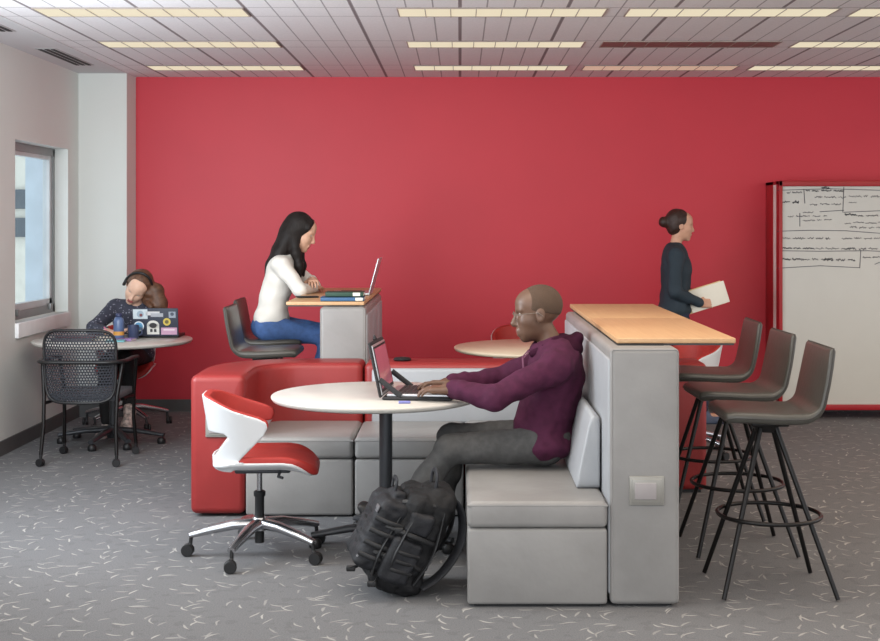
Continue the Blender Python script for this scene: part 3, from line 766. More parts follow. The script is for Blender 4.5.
# ================================================================== MESH GUEST CHAIR
def mesh_chair():
    t = thing('mesh_chair', 'black armchair with perforated back and casters by the window table', 'chair', (-2.45, 8.6, 0), math.radians(-1))
    # facing +y ; back panel at y=-.22
    def bp(u, v):   # u,v in -1..1
        hw = .232 + .008 * v
        return Vector((u * hw, -.250 + .05 * (u * u) - .012 * v, .642 + .235 * v))
    def inside(u, v): return (abs(u) ** 5 + abs(v) ** 5) < .93
    nu, nv = 25, 26; m = MB()
    for j in range(nv):
        for i in range(-1, nu + 1):
            uc = -1 + 2 * (i + .5 + .5 * (j % 2)) / nu; vc = -1 + 2 * (j + .5) / nv
            if not inside(uc, vc): continue
            du, dv = 1 / nu, 1 / nv
            sq = [(-1, -1), (0, -1), (1, -1), (1, 0), (1, 1), (0, 1), (-1, 1), (-1, 0)]
            outer = [bp(uc + a * du, vc + b * dv) for a, b in sq]
            inner = [bp(uc + math.cos(math.radians(225 + 45 * k)) * du * .74, vc + math.sin(math.radians(225 + 45 * k)) * dv * .74) for k in range(8)]
            m.add(outer + inner, [(k, (k + 1) % 8, 8 + (k + 1) % 8, 8 + k) for k in range(8)])
    o = m.build('perforated_back', mat('black_perforated_plastic', (44, 47, 54), .3), t); so = o.modifiers.new('thick', 'SOLIDIFY'); so.thickness = .005
    rim = []
    for k in range(64):
        a = 2 * PI * k / 64; c, s_ = math.cos(a), math.sin(a); e = 2 / 5
        rim.append(bp(math.copysign(abs(c) ** e, c), math.copysign(abs(s_) ** e, s_)))
    MB().tube(rim, .010, 8, closed=True).build('back_frame', M_BLACK, t)
    S = MB(); S.box((0, .05, .435), (.46, .43, .05), .022, 4); S.build('seat', mat('grey_fabric_seat', (96, 98, 104), .8, bump=.1, bscale=200), t)
    # arm loop
    L = [(-.262, .20, .665), (-.27, .05, .672), (-.272, -.12, .668)]
    for k in range(0, 9):
        a = PI + (PI / 2) * k / 8; L.append((-.16 + .112 * math.cos(a), -.165 + .105 * math.sin(a), .672))
    R_ = [(-x, y, z) for x, y, z in L[::-1]]
    MB().tube(L + R_, .017, 12, flat=.75).build('arm_loop', M_BLACK, t)
    for sx in (-1, 1):
        for (yb, yt, zt, nm) in ((-.235, -.15, .66, 'rear'), (.235, .19, .665, 'front')):
            pts = [(sx * .245, yb, .075), (sx * .235, yb * .9, .25), (sx * .238, (yb + yt) / 2, .45), (sx * .262, yt, zt)]
            lg = MB().tube(pts, .0125, 12).build('leg', M_BLKMET, t)
            m = MB(); m.tube([(sx * .245, yb, .08), (sx * .245, yb, .05)], .011, 8); caster(m, sx * .245, yb - .01, .026, .3 * sx); m.build('caster', M_BLACK, lg)
    m = MB(); m.tube([(-.236, -.2, .40), (-.2, 0, .405), (-.236, .2, .40)], .011, 8); m.tube([(.236, -.2, .40), (.2, 0, .405), (.236, .2, .40)], .011, 8); m.tube([(-.236, 0, .402), (.236, 0, .402)], .011, 8)
    m.build('seat_frame', M_BLKMET, t)
mesh_chair()

# ================================================================== PEOPLE
def skin_mat(name, rgb, r=.5): return mat(name, rgb, r, vary=.05, vscale=25, bump=.03, bscale=120)
def basis(fwd, up):
    f = nrm(fwd); u = np.array(up, float); u = nrm(u - f * (u @ f)); l = np.cross(u, f)
    return np.stack([f, l, u], 1)          # columns: forward, left, up
def head(S, c, R, s=1.0, nose=1.0, jaw=1.0):
    c = np.array(c, float); g = lambda x, y, z: c + R @ (np.array([x, y, z], float) * s)
    S.ell(g(-.012, 0, .035), np.array([.098, .077, .086]) * s, R, .01)
    S.ell(g(.022, 0, -.022), np.array([.070, .064, .082]) * s, R, .02)
    S.ell(g(.034, 0, -.068), np.array([.050 * jaw, .048, .040]) * s, R, .02)
    S.ell(g(.066, 0, -.096), np.array([.020, .024, .018]) * s, R, .018); S.ell(g(.028, 0, .052), np.array([.060, .060, .052]) * s, R, .02)
    for y in (-1, 1):
        S.ell(g(.046, y * .036, -.022), np.array([.030, .022, .026]) * s, R, .025)
        S.ell(g(.090, y * .031, .012), np.array([.014, .019, .013]) * s, R, .012, True)
        S.cap(g(.080, y * .012, .027), g(.068, y * .046, .028), .0080 * s, .006 * s, .018)
        S.ell(g(-.008, y * .076, -.004), np.array([.019, .008, .032]) * s, R @ np.array([[.98, 0, -.2], [0, 1, 0], [.2, 0, .98]]), .006)
        S.ell(g(-.004, y * .085, -.002), np.array([.010, .005, .017]) * s, R, .004, True)
        S.cap(g(.096, y * .010, -.034), g(.088, y * .015, -.036), .0075 * s, .005 * s, .006)
    S.cap(g(.084, 0, .018), g(.104, 0, -.027), .008 * s, .0125 * s * nose, .01)
    S.cap(g(.0895, -.016, -.0585), g(.0875, .016, -.0585), .0065 * s, .0065 * s, .007)
    S.cap(g(.0845, -.014, -.0715), g(.0845, .014, -.0715), .0075 * s, .0075 * s, .006)
    S.cap(g(.098, -.013, -.0650), g(.098, .013, -.0650), .0030 * s, .0030 * s, .003, True)
    return g
def lips_region(g, R, s):
    c = g(.087, 0, -.065)
    def fn(P):
        q = (P - c) @ R; return (np.abs(q[:, 0]) < .018 * s) & (np.abs(q[:, 1]) < .021 * s * (1)) & (np.abs(q[:, 2]) < .0135 * s)
    return fn
def hand(S, w_, d, up, side, sc=1.0, curl=(.35, .5, .4), spread=.06, thumb=.5):
    """w_ wrist, d pointing direction, up = back of the hand, side = +1 thumb to the left of d (seen from above)"""
    R = basis(d, up); w_ = np.array(w_, float)
    g = lambda x, y, z: w_ + R @ (np.array([x, y * side, z], float) * sc)
    S.cap(w_, g(.03, 0, 0), .025 * sc, .026 * sc, .012)
    S.box(g(.052, 0, 0), np.array([.048, .040, .014]) * sc, .012 * sc, R, .014)
    for i, (y, L, r) in enumerate(((.030, .070, .0088), (.010, .078, .0090), (-.011, .072, .0086), (-.030, .056, .0076))):
        p = np.array([.092 - (.006 if i in (0, 3) else 0), y, .002]); a = 0; ya = spread * (1.5 - i); rr = r
        for j, seg in enumerate((.46, .30, .24)):
            a += curl[j]
            q = p + np.array([math.cos(a) * math.cos(ya), math.sin(ya) * math.cos(a), -math.sin(a)]) * L * seg
            S.cap(g(*p), g(*q), rr * sc, rr * .9 * sc, .004); p = q; rr *= .9
    p = [(.018, .030, -.006), (.045, .056, -.014), (.072, .066 - .02 * thumb, -.022), (.094, .068 - .035 * thumb, -.030)]
    for j in range(3): S.cap(g(*p[j]), g(*p[j + 1]), (.015, .0115, .0095)[j] * sc, (.0115, .0095, .0085)[j] * sc, .006)
def eyes(root, g, R, s, iris=(40, 28, 22)):
    for y in (-1, 1):
        m = MB(); RR = Matrix([list(r) for r in R])
        def ball(rad, cx, mi, squash=1):
            m.lathe([(max(rad * math.sin(PI * k / 10), 1e-4), -rad * math.cos(PI * k / 10) * squash) for k in range(11)], Vector(g(cx, y * .031, .011)), 14, RR @ Matrix.Rotation(PI / 2, 3, 'Y'), mi)
        ball(.0110 * s, .0690, 0); ball(.0062 * s, .0750, 1, .8)
        m.build('eye', None, root, mats=[mat('eye_white', (186, 178, 170), .4), mat('iris_%d' % iris[0], iris, .2)])
def shoe(S, heel, toe, up, r=.045, h=.05):
    heel = np.array(heel, float); toe = np.array(toe, float); R = basis(toe - heel, up); L = np.linalg.norm(toe - heel)
    g = lambda x, y, z: heel + R @ np.array([x, y, z], float)
    S.box(g(L * .5, 0, .014), (L * .5, r * .92, .014), .012, R, .01)
    S.ell(g(L * .72, 0, .030), (L * .28, r, .034), R, .02); S.ell(g(L * .22, 0, .04), (L * .22, r * .85, .05), R, .02)
    S.cap(g(L * .25, 0, .04), g(L * .22, 0, .085), r * .95, r * .9, .02); S.cap(g(L * .35, 0, .05), g(L * .7, 0, .03), r * .8, r * .7, .02)
def foot(S, heel, toe, up):
    heel = np.array(heel, float); toe = np.array(toe, float); R = basis(toe - heel, up); L = np.linalg.norm(toe - heel)
    g = lambda x, y, z: heel + R @ np.array([x, y, z], float)
    S.cap(g(.03, 0, .04), g(L - .04, 0, .028), .030, .024, .02)
def limbs_body(S, J, f=1.0):
    for c, r in J['torso']: S.ell(c, np.array(r) * .93, None, .05)
    S.cap(J['neck'][0], J['neck'][1], .056 * f, .052 * f, .03)
    for a in J['arms']:
        S.chain(a[:3], [.050 * f, .040 * f, .027 * f], .015)
    for l in J['legs']:
        mid = np.array(l[1]) * .6 + np.array(l[2]) * .4
        S.chain([l[0], l[1], mid, l[2]], [.078 * f, .052 * f, .050 * f, .036 * f], .02)
def shirt(S, J, f=1.0, g=.012, cuff=.03):
    for c, r in J['torso']: S.ell(c, np.array(r) + g, None, .05)
    for a in J['arms']:
        w_ = np.array(a[2]) ; e = np.array(a[1]); w2 = w_ + nrm(e - w_) * cuff
        S.cap(J['chest'], a[0], .075 * f, .066 * f, .05)
        S.chain([a[0], e, w2], [.060 * f + g * .5, .050 * f + g * .4, .036 * f + g * .4], .02)
def trousers(S, J, f=1.0, g=.010, hem=.02):
    S.ell(J['hip'], J['hipr'], None, .05)
    for l in J['legs']:
        a = np.array(l[2]); k_ = np.array(l[1]); mid = k_ * .6 + a * .4
        S.chain([l[0], l[1], mid, a + nrm(k_ - a) * hem], [.086 * f + g, .058 * f + g, .056 * f + g, .046 * f + g], .025)

# ---- the man at the round table: local +x is the way he faces (towards -X of the room)
def man():
    J = dict(torso=[((.012, 0, .60), (.120, .150, .13)), ((-.02, 0, .73), (.118, .150, .16)), ((-.052, 0, .86), (.118, .172, .15)), ((-.05, 0, .94), (.085, .16, .075))],
             neck=((-.045, 0, .965), (.005, 0, 1.06)), chest=(-.045, 0, .91),
             arms=[((-.035, .185, .905), (.235, .245, .775), (.435, .10, .795)), ((-.03, -.185, .905), (.20, -.25, .80), (.435, -.125, .795))],
             legs=[((.01, .095, .535), (.452, .125, .520), (.70, .13, .165)), ((.01, -.095, .535), (.44, -.12, .535), (.50, -.14, .12))],
             hip=(.01, 0, .545), hipr=(.145, .185, .105))
    S = Sdf(.0045); Rh = basis((1, 0, -.13), (0.13, 0, 1)); hc = (.035, 0, 1.137); s = 1.10
    limbs_body(S, J); g = head(S, hc, Rh, s, 1.12, 1.08); S.cap(g(.088, 0, .004), g(.107, 0, -.028), .009, .0135, .008); S.cap(g(.092, -.016, -.060), g(.092, .016, -.060), .0085, .0085, .008); S.cap(g(.089, -.015, -.075), g(.089, .015, -.075), .0095, .0095, .008); S.ell(g(.045, 0, -.06), (.052, .05, .05), Rh, .02)
    hand(S, J['arms'][0][2], (1, -.12, -.02), (0, .1, 1), -1, 1.04, (.12, .45, .45)); hand(S, J['arms'][1][2], (1, .12, .02), (0, -.1, 1), 1, 1.04, (.10, .4, .4))
    foot(S, (.725, .13, .05), (.86, .13, .25), (-.8, 0, .6)); foot(S, (.48, -.14, .012), (.74, -.15, .012), (0, 0, 1))
    p = sdf_obj('person', S, None, None, (.40, 6.12, 0), (0, 0, PI), mats=[skin_mat('dark_skin', (98, 72, 57), .42), mat('dark_lips', (120, 74, 66), .45), mat('cropped_hair_skin', (66, 52, 40), .75, bump=.3, bscale=500)],
                regions=[(lambda P: (((P - np.array(hc)) @ Rh)[:, 2] > .018 + .05 * s) & (((P - np.array(hc)) @ Rh)[:, 0] < .045 * s), 0), (lips_region(g, Rh, s), 1)])
    tag(p, 'man in a purple hoodie and glasses typing on a laptop at the round table', 'person')
    eyes(p, g, Rh, s)
    # cropped hair
    S = Sdf(.0045); S.ell(g(-.016, 0, .036), np.array([.0975, .079, .0885]) * s, Rh, .005)
    R0 = Rh; c0 = np.array(hc)
    def hl(X, Y, Z):
        q = [(R0[0][i] * (X - c0[0]) + R0[1][i] * (Y - c0[1]) + R0[2][i] * (Z - c0[2])) / s for i in range(3)]
        front = q[0] - (.064 + np.clip(.1 - q[2], -.1, .1) * -.12); low = (.008 + .55 * np.clip(q[0] + .0, 0, .1) - .25 * np.clip(-q[0] - .02, 0, .1) * 1.3) - q[2]
        return np.maximum(front, low) * s
    S.clip(hl); sdf_obj('cropped_hair', S, mat('cropped_black_hair', (76, 58, 45), .85, vary=.1, vscale=200, bump=.4, bscale=600), p)
    # glasses
    m = MB(); gv = lambda x, y, z: Vector(g(x, y, z))
    for y in (-1, 1):
        m.tube([gv(.100, y * .033 + .023 * math.cos(a), .006 + .016 * math.sin(a)) for a in [2 * PI * k / 20 for k in range(20)]], .0013, 6, closed=True)
        m.tube([gv(.100, y * .056, .012), gv(.09, y * .078, .013), gv(.0, y * .083, .010), gv(-.02, y * .083, -.008)], .0017, 6)
    m.tube([gv(.104, -.010, .012), gv(.107, 0, .015), gv(.104, .010, .012)], .0018, 6)
    o = m.build('eyeglasses', mat('glasses_metal', (120, 108, 98), .4, .3), p)
    # hoodie
    S = Sdf(.0055); shirt(S, J, 1.04, .016, .005)
    S.ell((-.03, 0, .975), (.10, .125, .045), None, .03)
    S.ell((.005, 0, .53), (.145, .215, .08), None, .05)
    for sy in (1, -1):
        a = J['arms'][0 if sy > 0 else 1]; w_ = np.array(a[2]); e = np.array(a[1]); d = nrm(w_ - e)
        S.cap(w_ - d * .055, w_ - d * .012, .048, .038, .012); S.cap(w_ - d * .012, w_ + d * .008, .036, .034, .006)
    S.wrinkle(.006, 42, 3); S.wrinkle(.003, 80, 11, 5)
    S.ell((.012, 0, 1.045), (.062, .060, .05), None, .012, True)
    HM = mat('purple_sweatshirt', (70, 27, 52), .85, vary=.12, vscale=30, bump=.12, bscale=220, spec=.25)
    ho = sdf_obj('hoodie', S, HM, p)
    S = Sdf(.0055)
    S.ell((-.115, 0, .985), (.065, .11, .045), basis((1, 0, .5), (0, 0, 1)), .02); S.cap((-.155, -.03, 1.03), (-.155, .03, 1.03), .022, .022, .04)
    for k in range(9):
        a = PI * (.12 + .76 * k / 8) ; S.ell((.0 - .085 * math.sin(a) + .03 * 0, .098 * math.cos(a), .99 + .022 * math.sin(a)), (.030, .030, .030), None, .02)
    S.cap((.055, .055, .955), (-.0, .095, .985), .022, .026, .02); S.cap((.055, -.055, .955), (-.0, -.095, .985), .022, .026, .02)
    S.wrinkle(.004, 60, 8); sdf_obj('hood', S, mat('dark_purple_lining', (50, 19, 37), .85, bump=.12, bscale=220, spec=.1), ho)
    m = MB(); m.tube([(.075, .03, .965), (.105, .035, .93), (.10, .04, .86)], .003, 6); m.tube([(.075, -.03, .965), (.105, -.035, .93), (.10, -.04, .85)], .003, 6)
    m.build('drawstring', mat('drawstring_cord', (120, 70, 96), .7), ho)
    S = Sdf(.006); trousers(S, J, .96, .010, .03); S.wrinkle(.005, 40, 5); S.wrinkle(.002, 90, 6)
    sdf_obj('jeans', S, mat('charcoal_denim', (70, 70, 70), .85, vary=.14, vscale=40, bump=.15, bscale=300), p)
    SM = mat('dark_shoe', (40, 40, 42), .5)
    for hl_, te, up in (((.735, .13, .035), (.875, .13, .265), (-.8, 0, .6)), ((.45, -.14, .0), (.75, -.15, .0), (0, 0, 1))):
        S = Sdf(.006); shoe(S, hl_, te, up, .048); sdf_obj('shoe', S, SM, p)
man()

# ---- the woman in white on the far bar stool, faces +X
def woman_white():
    J = dict(torso=[((.005, 0, .90), (.098, .140, .10)), ((.02, 0, 1.03), (.088, .118, .13)), ((.062, 0, 1.18), (.090, .135, .13)), ((.085, 0, 1.28), (.068, .13, .07))],
             neck=((.115, 0, 1.32), (.165, 0, 1.42)), chest=(.09, 0, 1.27),
             arms=[((.085, -.155, 1.285), (.225, -.20, 1.118), (.285, .025, 1.118)), ((.095, .155, 1.285), (.27, .20, 1.125), (.285, .00, 1.175))],
             legs=[((.0, -.08, .845), (.40, -.09, .790), (.34, -.09, .40)), ((.0, .08, .845), (.41, .09, .80), (.32, .09, .38))],
             hip=(-.005, 0, .855), hipr=(.125, .17, .10))
    S = Sdf(.0055); Rh = basis((1, 0, -.42), (.42, 0, 1)); hc = (.205, 0, 1.500); s = 1.04
    limbs_body(S, J, .82); g = head(S, hc, Rh, s, .85, .95)
    hand(S, J['arms'][0][2], (.35, 1, .0), (0, 0, 1), 1, .92, (.25, .4, .3)); hand(S, J['arms'][1][2], (.2, -1, -.1), (0, 0, 1), -1, .92, (.3, .4, .3))
    for sy in (-1, 1): foot(S, (.32, sy * .09, .33), (.54, sy * .10, .33), (0, 0, 1))
    p = sdf_obj('person', S, None, None, (-1.305, 8.97, 0), mats=[skin_mat('light_skin', (208, 164, 138)), mat('lips', (176, 96, 92), .45)], regions=[(lips_region(g, Rh, s), 1)])
    tag(p, 'woman in a white sweater with long black hair sitting at the far bar counter', 'person')
    eyes(p, g, Rh, s)
    S = Sdf(.006)
    S.ell(g(-.028, 0, .036), np.array([.102, .090, .098]) * s, Rh, .01); S.ell(g(-.055, 0, -.03), np.array([.075, .088, .10]) * s, Rh, .03)
    S.cap(g(.045, -.035, .094), g(.050, -.078, .05), .014, .010, .03); S.cap(g(.045, .035, .094), g(.050, .078, .05), .014, .010, .03)
    S.chain([(.145, 0, 1.48), (.075, 0, 1.37), (.015, 0, 1.27), (-.030, 0, 1.18)], [.080, .062, .045, .018], .05)
    for sy in (-1, 1):
        S.chain([(.13, sy * .055, 1.47), (.065, sy * .065, 1.35), (.01, sy * .05, 1.25)], [.042, .036, .018], .05)
        S.chain([(.175, sy * .070, 1.45), (.185, sy * .080, 1.36), (.205, sy * .085, 1.27), (.215, sy * .085, 1.20)], [.026, .030, .026, .010], .03)
    S.wrinkle(.0015, 90, 2)
    R0 = Rh; c0 = np.array(hc)
    def face(X, Y, Z):
        q = [(R0[0][i] * (X - c0[0]) + R0[1][i] * (Y - c0[1]) + R0[2][i] * (Z - c0[2])) / s for i in range(3)]
        fr = -(np.sqrt(((q[0] - .105) / .085) ** 2 + (q[1] / .086) ** 2 + ((q[2] + .045) / .138) ** 2) - 1) * .08
        return fr
    S.clip(face)
    sdf_obj('long_hair', S, mat('black_hair', (26, 20, 18), .6, spec=.3, vary=.2, vscale=60, stretch=(1, 1, .15), bump=.3, bscale=120), p)
    S = Sdf(.006); shirt(S, J, .86, .014, .01); S.ell((.0, 0, .915), (.115, .155, .06), None, .03); S.ell((.118, 0, 1.335), (.062, .07, .03), None, .02)
    S.wrinkle(.006, 45, 7); sdf_obj('sweater', S, mat('white_knit', (226, 222, 214), .85, vary=.03, bump=.25, bscale=160), p)
    S = Sdf(.006); trousers(S, J, .92, .010, .03); S.wrinkle(.006, 45, 1); S.clip(lambda X, Y, Z: Z - .93 + 0 * X + 0 * Y)
    sdf_obj('jeans', S, mat('blue_denim', (62, 92, 142), .8, vary=.16, vscale=30, bump=.15, bscale=260), p)
    for sy in (-1, 1):
        S = Sdf(.007); shoe(S, (.29, sy * .09, .325), (.54, sy * .10, .325), (0, 0, 1), .04); sdf_obj('shoe', S, mat('black_shoe', (36, 34, 34), .5), p)
woman_white()

# ---- the woman walking along the wall, faces +X
def walker():
    J = dict(torso=[((-.01, 0, .93), (.100, .155, .12)), ((-.005, 0, 1.06), (.092, .125, .13)), ((.0, 0, 1.21), (.100, .145, .14)), ((-.01, 0, 1.33), (.07, .14, .07))],
             neck=((-.01, 0, 1.37), (.012, 0, 1.47)), chest=(-.01, 0, 1.32),
             arms=[((-.03, -.165, 1.325), (-.045, -.20, 1.04), (.165, -.12, .955)), ((-.0, .165, 1.325), (.02, .20, 1.05), (.22, .08, .98))],
             legs=[((.0, -.08, .90), (.03, -.085, .50), (-.22, -.085, .14)), ((.0, .08, .90), (.17, .085, .52), (.22, .085, .10))],
             hip=(-.01, 0, .90), hipr=(.115, .165, .11))
    S = Sdf(.0065); Rh = basis((1, 0, -.10), (.1, 0, 1)); hc = (.035, 0, 1.545); s = .98
    limbs_body(S, J, .82); g = head(S, hc, Rh, s, .85, .95)
    hand(S, J['arms'][0][2], (1, .30, -.05), (0, -1, .25), 1, .9, (.35, .5, .3)); hand(S, J['arms'][1][2], (1, -.2, .1), (0, 1, .2), -1, .9, (.35, .5, .3))
    foot(S, (-.30, -.085, .07), (-.10, -.085, .015), (.3, 0, 1)); foot(S, (.20, .085, .012), (.42, .085, .03), (0, 0, 1))
    p = sdf_obj('person', S, None, None, (1.675, 10.08, 0), mats=[skin_mat('light_skin_walker', (204, 156, 130)), mat('lips', (176, 96, 92), .45)], regions=[(lips_region(g, Rh, s), 1)])
    tag(p, 'woman in a dark jacket with a hair bun walking past the red wall with papers', 'person')
    eyes(p, g, Rh, s)
    S = Sdf(.0065); S.ell(g(-.028, 0, .040), np.array([.100, .088, .095]) * s, Rh, .01); S.ell(g(-.135, 0, .018), np.array([.042, .05, .042]) * s, Rh, .012); S.ell(g(-.05, 0, -.01), np.array([.062, .078, .07]) * s, Rh, .02)
    R0 = Rh; c0 = np.array(hc)
    def face(X, Y, Z):
        q = [(R0[0][i] * (X - c0[0]) + R0[1][i] * (Y - c0[1]) + R0[2][i] * (Z - c0[2])) / s for i in range(3)]
        return -(np.sqrt(((q[0] - .105) / .092) ** 2 + (q[1] / .09) ** 2 + ((q[2] + .045) / .115) ** 2) - 1) * .08
    S.clip(face); S.wrinkle(.002, 90, 3)
    sdf_obj('hair_bun', S, mat('dark_brown_hair', (52, 32, 26), .5, vary=.2, vscale=50, bump=.3, bscale=120), p)
    S = Sdf(.0065); shirt(S, J, .86, .018, .01); S.ell((-.01, 0, .90), (.125, .178, .07), None, .04); S.ell((-.01, 0, 1.385), (.06, .068, .03), None, .02); S.wrinkle(.005, 40, 9)
    sdf_obj('jacket', S, mat('dark_teal_jacket', (38, 52, 62), .8, vary=.1), p)
    S = Sdf(.0065); trousers(S, J, .84, .010, .02); S.clip(lambda X, Y, Z: Z - .93 + 0 * X + 0 * Y); S.wrinkle(.005, 40, 4)
    sdf_obj('trousers', S, mat('navy_trousers', (36, 44, 66), .85), p)
    for a, b, u in (((-.315, -.085, .075), (-.09, -.085, .002), (.3, 0, 1)), ((.175, .085, .0), (.43, .085, .0), (0, 0, 1))):
        S = Sdf(.007); shoe(S, a, b, u, .04); sdf_obj('shoe', S, mat('grey_blue_shoe', (74, 86, 110), .6), p)
walker()

# ---- the woman writing by the window: faces -Y (local +x -> -Y, local +y -> +X)
def writer():
    J = dict(torso=[((.0, .01, .58), (.12, .155, .11)), ((.07, .04, .70), (.10, .13, .13)), ((.19, .085, .82), (.105, .145, .13)), ((.26, .11, .90), (.08, .15, .085))],
             neck=((.29, .12, .94), (.335, .145, 1.01)), chest=(.26, .11, .90),
             arms=[((.27, -.035, .935), (.46, -.150, .79), (.615, -.015, .782)), ((.27, .27, .915), (.45, .36, .79), (.47, .20, .790))],
             legs=[((.0, -.085, .545), (.42, -.07, .53), (.44, -.055, .12)), ((.0, .085, .545), (.42, .08, .57), (.43, .105, .22))],
             hip=(.0, 0, .55), hipr=(.15, .18, .11))
    S = Sdf(.0065); Rh = basis((.80, -.14, -.58), (.42, .50, .75)); hc = (.385, .155, 1.085); s = 1.02
    limbs_body(S, J, .84); g = head(S, hc, Rh, s, .85, .95)
    hand(S, J['arms'][0][2], (.75, .75, .02), (0, 0, 1), 1, .9, (.3, .6, .4)); hand(S, J['arms'][1][2], (.5, -1, 0), (0, 0, 1), -1, .9, (.2, .3, .3))
    foot(S, (.40, -.055, .012), (.63, -.06, .012), (0, 0, 1)); foot(S, (.39, .11, .16), (.56, .115, .05), (.6, 0, .8))
    p = sdf_obj('person', S, None, None, (-2.55, 10.03, 0), (0, 0, -PI / 2), mats=[skin_mat('fair_skin', (224, 184, 160)), mat('lips', (176, 96, 92), .45)], regions=[(lips_region(g, Rh, s), 1)])
    tag(p, 'woman in headphones bent over the window table, writing behind her laptop', 'person')
    eyes(p, g, Rh, s, (50, 60, 70))
    S = Sdf(.0065); S.ell(g(-.030, 0, .036), np.array([.104, .092, .100]) * s, Rh, .01)
    gl = lambda x, y, z: np.array([x, y, z])
    S.chain([g(-.03, .085, .03), (.36, .285, 1.06), (.36, .31, .97), (.38, .315, .88)], [.05, .055, .060, .045], .03)
    S.chain([g(-.06, 0, -.02), (.27, .24, 1.0), (.25, .26, .90)], [.07, .07, .05], .03)
    S.chain([g(.02, .088, .02), g(.02, .098, -.05), (.44, .27, .95)], [.028, .028, .02], .02)
    R0 = Rh; c0 = np.array(hc)
    def face(X, Y, Z):
        q = [(R0[0][i] * (X - c0[0]) + R0[1][i] * (Y - c0[1]) + R0[2][i] * (Z - c0[2])) / s for i in range(3)]
        return -(np.sqrt(((q[0] - .105) / .085) ** 2 + ((q[1] + .008) / .080) ** 2 + ((q[2] + .035) / .120) ** 2) - 1) * .08
    S.clip(face); S.wrinkle(.0025, 70, 12)
    sdf_obj('long_hair', S, mat('brown_hair', (96, 66, 48), .5, vary=.3, vscale=40, bump=.3, bscale=120), p)
    # headphones
    m = MB(); gv = lambda x, y, z: Vector(g(x, y, z))
    m.tube([gv(-.01, .098 * math.cos(a), .01 + .135 * math.sin(a)) for a in [PI * k / 20 for k in range(21)]], .010, 8, flat=.8)
    hp = m.build('headphones', M_BLACK, p)
    for y in (-1, 1):
        MB().lathe([(.024, -.012), (.034, -.008), (.036, .004), (.028, .012)], gv(-.008, y * .096, -.002), 20, Matrix([list(r) for r in Rh]) @ Matrix.Rotation(PI / 2, 3, 'X')).build('ear_cup', M_BLACK, hp)
    S = Sdf(.0065); shirt(S, J, .88, .014, .02); S.ell((.0, .01, .565), (.14, .175, .08), None, .04); S.wrinkle(.005, 45, 6)
    sdf_obj('blouse', S, M_PLAID, p)
    S = Sdf(.0065); trousers(S, J, .84, .008, .0); S.wrinkle(.004, 45, 6); sdf_obj('leggings', S, mat('black_leggings', (26, 26, 28), .85), p)
    for a, b, u in (((.375, -.055, .0), (.63, -.06, .0), (0, 0, 1)), ((.365, .11, .165), (.57, .115, .035), (.6, 0, .8))):
        S = Sdf(.0065); shoe(S, a, b, u, .042)
        sdf_obj('shoe', S, mat('patterned_canvas_shoe', (196, 182, 176), .7, vary=.5, vscale=45), p)
writer()

